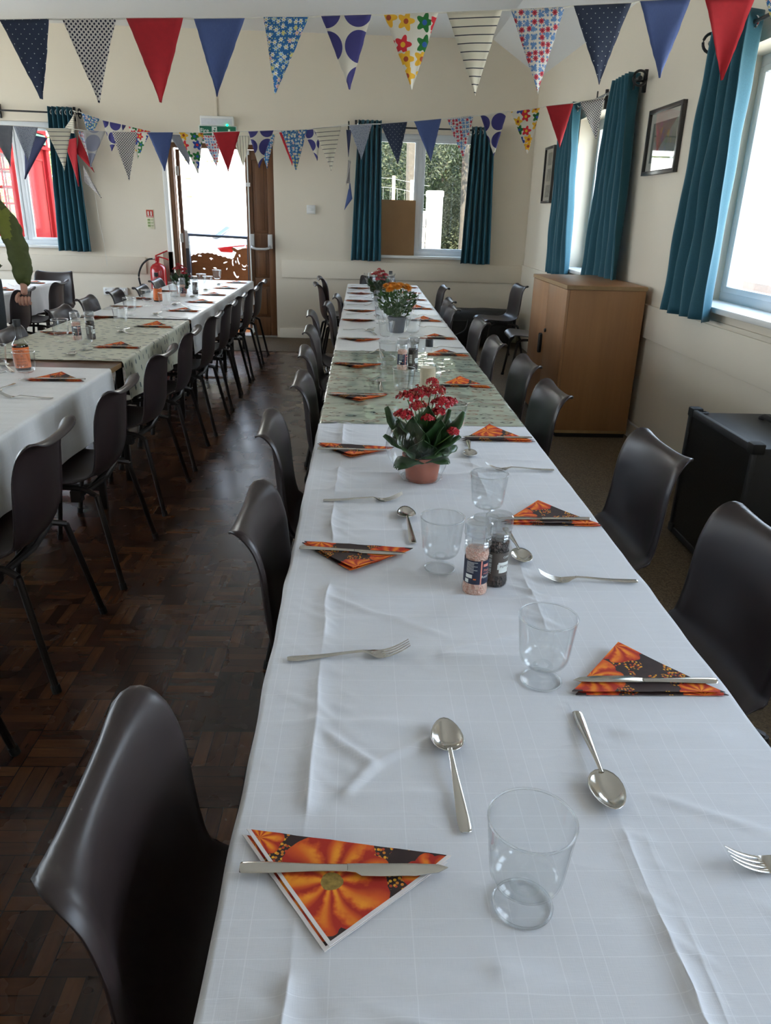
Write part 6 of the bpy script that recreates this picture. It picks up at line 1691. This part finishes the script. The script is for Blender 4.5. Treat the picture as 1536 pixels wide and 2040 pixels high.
wrap('cellophane_wrap', k1, 0.050, 0.085, 0.19, 2.2, 4.6, 3, 0.035); wrap('cellophane_wrap', k1, 0.050, 0.080, 0.12, -1.7, 2.2, 8, 0.005)
wrap('cellophane_wrap', k1, 0.048, 0.056, 0.012, 0, 2 * pi, 5, 0.006)
k2 = kalanchoe('dark red flowering plant in tall clear cellophane at the wall end of the centre table', 0.306, 7.01, 0.7, False, GREYPOT, 0.95, 9)
wrap('cellophane_wrap', k2, 0.050, 0.145, 0.25, 0, 2 * pi, 12)
k3 = kalanchoe('red-flowered plant in clear cellophane on the left table before the doorway', -1.50, 7.24, 1.5, False, TERRA, 0.9, 14)
wrap('cellophane_wrap', k3, 0.050, 0.10, 0.20, 0, 2 * pi, 15)

e = thing('potted_chrysanthemum', 'orange chrysanthemums in a grey pot with a clear wrap, mid-way along the centre table', 'potted plant', (0.383, 5.10, ZT + 0.001))
m = MB(); m.lathe([(0, 0.0), (0.046, 0.0), (0.048, 0.003), (0.058, 0.085), (0.063, 0.087), (0.064, 0.100), (0.060, 0.100), (0.056, 0.088)], 36); m.build('pot', GREYPOT, e)
m = MB(); m.lathe([(0.0, 0.092), (0.058, 0.088)], 24); m.build('compost', SOIL, e)
rd = random.Random(21)
m = MB()
for k in range(330):
    az = rd.uniform(0, 2 * pi); zz = rd.uniform(0.10, 0.255); rr = (0.045 + 0.075 * min(1, (zz - 0.09) / 0.09)) * sqrt(rd.random())
    leaf_mb_n = Vector((cos(az) * rr, sin(az) * rr, zz))
    a = Vector((cos(az + rd.uniform(-1, 1)), sin(az + rd.uniform(-1, 1)), rd.uniform(0.0, 1.0))).normalized(); b = a.orthogonal().normalized(); b = (b + Vector((0, 0, rd.uniform(-.5, .5)))).normalized(); s = rd.uniform(0.022, 0.04)
    p = leaf_mb_n
    m.add([p, p + a * s * 0.35 + b * s * 0.28, p + a * s * 0.7 + b * s * 0.20, p + a * s, p + a * s * 0.7 - b * s * 0.20, p + a * s * 0.35 - b * s * 0.28], [(0, 1, 2, 3, 4, 5)])
m.build('foliage', leafmat('chrysanthemum_leaf', (0.03, 0.075, 0.02), (0.06, 0.13, 0.035), (0.10, 0.17, 0.06)), e, flat=True)
PET = NT('orange_petals'); _n = PET.noise(PET.obj(), 60, 2)[0]; PET.set(Base_Color=PET.mix(_n, (0.60, 0.17, 0.012), (0.88, 0.42, 0.03)), Roughness=0.6); PET = PET.m
m = MB()
for k in range(26):
    az = k * 2.4; rr = 0.10 * sqrt(k / 26)
    m.tube([(rr * 0.3 * cos(az), rr * 0.3 * sin(az), 0.10), (rr * 0.8 * cos(az), rr * 0.8 * sin(az), 0.22), (rr * cos(az), rr * sin(az), 0.285)], 0.0016, 5)
m.build('stem', STEMM, e)
for k in range(13):
    az = k * 2.39996 + 0.4; rr = 0.092 * sqrt((k + 0.3) / 13); c = Vector((rr * cos(az), rr * sin(az), 0.296 - 0.018 * (rr / 0.09) ** 2 + rd.uniform(-0.006, 0.008)))
    m = MB(); tilt = Vector((cos(az) * rr * 5, sin(az) * rr * 5, 1)).normalized(); ax = tilt.orthogonal().normalized(); bx_ = tilt.cross(ax)
    for ring, (n_, ln, el) in enumerate(((18, 0.034, -0.15), (18, 0.034, 0.25), (16, 0.031, 0.6), (12, 0.027, 0.95), (8, 0.022, 1.3))):
        for q in range(n_):
            an = 2 * pi * q / n_ + ring * 0.3 + rd.uniform(-.1, .1); u = (ax * cos(an) + bx_ * sin(an)); v_ = (ax * -sin(an) + bx_ * cos(an)); d = u * cos(el) + tilt * sin(el)
            m.add([c, c + d * ln * 0.6 + v_ * 0.0042, c + d * ln, c + d * ln * 0.6 - v_ * 0.0042], [(0, 1, 2, 3)])
    m.build('flower_head', PET, e, flat=True)
wrap('cellophane_wrap', e, 0.054, 0.135, 0.235, 0, 2 * pi, 6)
# ================================================================ PERSON
def skin(verts, edges, root=0, sub=2, smooth=0):
    me = bpy.data.meshes.new('s'); bm = bmesh.new()
    ly = bm.verts.layers.skin.verify(); vs = []
    for i, (p, r_) in enumerate(verts):
        v = bm.verts.new(p); v[ly].radius = r_ if isinstance(r_, tuple) else (r_, r_); v[ly].use_root = (i == root); vs.append(v)
    for a, b in edges: bm.edges.new((vs[a], vs[b]))
    bm.to_mesh(me); bm.free()
    o = bpy.data.objects.new('s', me); COL.objects.link(o)
    o.modifiers.new('k', 'SKIN'); s = o.modifiers.new('b', 'SUBSURF'); s.levels = sub; s.render_levels = sub
    bpy.context.view_layer.update()
    out = bpy.data.meshes.new_from_object(o.evaluated_get(bpy.context.evaluated_depsgraph_get()))
    bpy.data.objects.remove(o)
    return out
def add_mesh(me, name, mat, parent, extra=()):
    bm = bmesh.new(); bm.from_mesh(me)
    for x in extra: bm.from_mesh(x)
    bm.to_mesh(me); bm.free()
    me.materials.clear(); me.materials.append(mat); me.shade_smooth()
    o = bpy.data.objects.new(name, me); COL.objects.link(o); o.parent = parent
    KIDS.setdefault(parent.name, []).append(o); return o
SKINM = M('warm_skin', (0.50, 0.26, 0.18), 0.5, var=0.12, scale=30, Subsurface_Weight=0.1, Subsurface_Scale=0.01)
JACK = M('olive_green_softshell', (0.070, 0.086, 0.016), 0.7, var=0.2, scale=25, bump=0.3, bdist=0.003)
LIME = M('lime_green_panel', (0.17, 0.19, 0.022), 0.7, var=0.1)
JEANS = M('grey_blue_denim', (0.055, 0.068, 0.075), 0.85, var=0.35, scale=90, bump=0.3)
HAIRM = M('grey_hair', (0.22, 0.20, 0.18), 0.7, var=0.4, scale=80)
SHOE = M('dark_leather', (0.02, 0.016, 0.013), 0.5)
p = thing('person', 'person in an olive green jacket and grey-blue jeans standing at the left edge', 'person', (-2.775, 6.02, 0), 0.12)
# local frame: faces -Y, own left arm towards +X
V = [((0, 0, 0.98), (0.15, 0.11)), ((0, 0, 1.12), (0.14, 0.10)), ((0, 0, 1.28), (0.155, 0.11)), ((0, 0.01, 1.42), (0.14, 0.10)), ((0, 0.01, 1.52), 0.062), ((0, -0.005, 1.60), 0.058), ((0, -0.015, 1.66), (0.075, 0.085)), ((0, -0.01, 1.74), (0.078, 0.095)), ((0, 0.0, 1.80), (0.06, 0.07))]
E_ = [(0, 1), (1, 2), (2, 3), (3, 4), (4, 5), (5, 6), (6, 7), (7, 8)]
HANDS = {}
for s in (1, -1):
    b = len(V)
    V += [((s * 0.175, 0.01, 1.44), 0.062), ((s * 0.265, 0.015, 1.32), 0.048), ((s * 0.335, 0.01, 1.13), 0.040), ((s * 0.365, -0.03, 0.98), 0.034), ((s * 0.372, -0.075, 0.865), 0.026), ((s * 0.372, -0.082, 0.835), (0.034, 0.024)), ((s * 0.370, -0.088, 0.80), (0.040, 0.024))]
    E_ += [(3, b)] + [(b + k, b + k + 1) for k in range(6)]
    b = len(V)
    V += [((s * 0.10, 0, 0.90), 0.088), ((s * 0.105, -0.01, 0.70), 0.072), ((s * 0.11, -0.01, 0.48), 0.055), ((s * 0.115, 0.01, 0.30), 0.050), ((s * 0.12, 0.02, 0.10), 0.036), ((s * 0.12, -0.03, 0.04), 0.034), ((s * 0.125, -0.14, 0.028), 0.026)]
    E_ += [(0, b)] + [(b + k, b + k + 1) for k in range(6)]
body = skin(V, E_)
fing = []
for s in (1, -1):
    for q, (ox, ln, r_) in enumerate(((-0.036, 0.9, 0.0105), (-0.013, 1.0, 0.0110), (0.011, 0.95, 0.0105), (0.033, 0.8, 0.0095))):
        bx0 = s * (0.370 + ox); by = -0.094
        fing.append(skin([((bx0, by + 0.006, 0.795), r_ * 1.2), ((bx0, by - 0.012, 0.765), r_ * 1.12), ((bx0, by - 0.004, 0.765 - 0.030 * ln), r_), ((bx0, by + 0.022, 0.757 - 0.028 * ln), r_ * 0.92), ((bx0, by + 0.034, 0.768 - 0.018 * ln), r_ * 0.85)], [(0, 1), (1, 2), (2, 3), (3, 4)]))
    fing.append(skin([((s * 0.345, -0.088, 0.822), 0.014), ((s * 0.318, -0.100, 0.795), 0.0125), ((s * 0.312, -0.104, 0.768), 0.0115), ((s * 0.322, -0.106, 0.748), 0.010)], [(0, 1), (1, 2), (2, 3)]))
# face: nose, ears
face = [skin([((0, -0.095, 1.705), 0.010), ((0, -0.118, 1.675), 0.013), ((0, -0.100, 1.660), 0.010)], [(0, 1), (1, 2)])]
for s in (1, -1): face.append(skin([((s * 0.080, 0.0, 1.715), 0.010), ((s * 0.090, 0.006, 1.69), 0.013), ((s * 0.082, 0.0, 1.665), 0.008)], [(0, 1), (1, 2)]))
add_mesh(body, 'body', SKINM, p, fing + face)
m = MB()
for s in (1, -1): m.ball((s * 0.032, -0.092, 1.715), 0.012, 10)
m.build('eyes', SIGNW, p)
m = MB(); m.box(-0.024, 0.024, -0.101, -0.092, 1.638, 1.646); m.build('mouth', M('lips', (0.4, 0.13, 0.1), 0.5), p, bevel=0.003)
add_mesh(skin([((0, 0.03, 1.70), (0.078, 0.07)), ((0, 0.025, 1.78), (0.084, 0.085)), ((0, 0.005, 1.825), (0.06, 0.07))], [(0, 1), (1, 2)]), 'hair', HAIRM, p)
JV = [((0, 0, 0.86), (0.185, 0.145)), ((0, 0, 1.0), (0.18, 0.14)), ((0, 0, 1.15), (0.175, 0.135)), ((0, 0, 1.32), (0.185, 0.14)), ((0, 0.01, 1.45), (0.15, 0.11)), ((0, 0.01, 1.53), (0.085, 0.08)), ((0, 0.01, 1.57), (0.08, 0.075))]
JE = [(k, k + 1) for k in range(6)]
for s in (1, -1):
    b = len(JV)
    JV += [((s * 0.19, 0.01, 1.455), 0.088), ((s * 0.275, 0.015, 1.34), 0.082), ((s * 0.325, 0.015, 1.22), 0.085), ((s * 0.345, 0.0, 1.10), 0.084), ((s * 0.362, -0.02, 1.00), 0.076), ((s * 0.372, -0.055, 0.905), 0.064), ((s * 0.374, -0.068, 0.872), 0.044)]
    JE += [(4, b)] + [(b + k, b + k + 1) for k in range(6)]
jm = skin(JV, JE, 2, 3)
for v in jm.vertices:
    c = v.co
    d = 0.012 * nz(c.x * 9, c.y * 9, c.z * 22) + 0.006 * nz(c.x * 25, c.y * 25, c.z * 45)
    v.co = c + v.normal * d
jo = add_mesh(jm, 'jacket', JACK, p)
jm.materials.append(LIME)
for f in jm.polygons:
    c = f.center
    if abs(c.x) < 0.33 and 1.20 < c.z < 1.38 + 0.25 * (abs(c.x) - 0.2) and c.y < 0.02: f.material_index = 1
TV = [((0, 0, 0.97), (0.165, 0.125))]; TE = []
for s in (1, -1):
    b = len(TV)
    TV += [((s * 0.10, 0, 0.86), 0.108), ((s * 0.108, -0.01, 0.70), 0.092), ((s * 0.112, -0.012, 0.48), 0.076), ((s * 0.118, 0.0, 0.28), 0.070), ((s * 0.12, 0.01, 0.10), 0.064)]
    TE += [(0, b)] + [(b + k, b + k + 1) for k in range(4)]
add_mesh(skin(TV, TE), 'jeans', JEANS, p)
for s in (1, -1):
    add_mesh(skin([((s * 0.12, 0.05, 0.055), (0.045, 0.05)), ((s * 0.122, -0.04, 0.045), (0.046, 0.04)), ((s * 0.125, -0.15, 0.036), (0.044, 0.03))], [(0, 1), (1, 2)]), 'shoe', SHOE, p)
for o_ in (NAPS + [FORK, SPOON, KNIFE, GOB]):
    if o_.name not in USED: 
        for c_ in KIDS.get(o_.name, []): bpy.data.objects.remove(c_)
        bpy.data.objects.remove(o_)
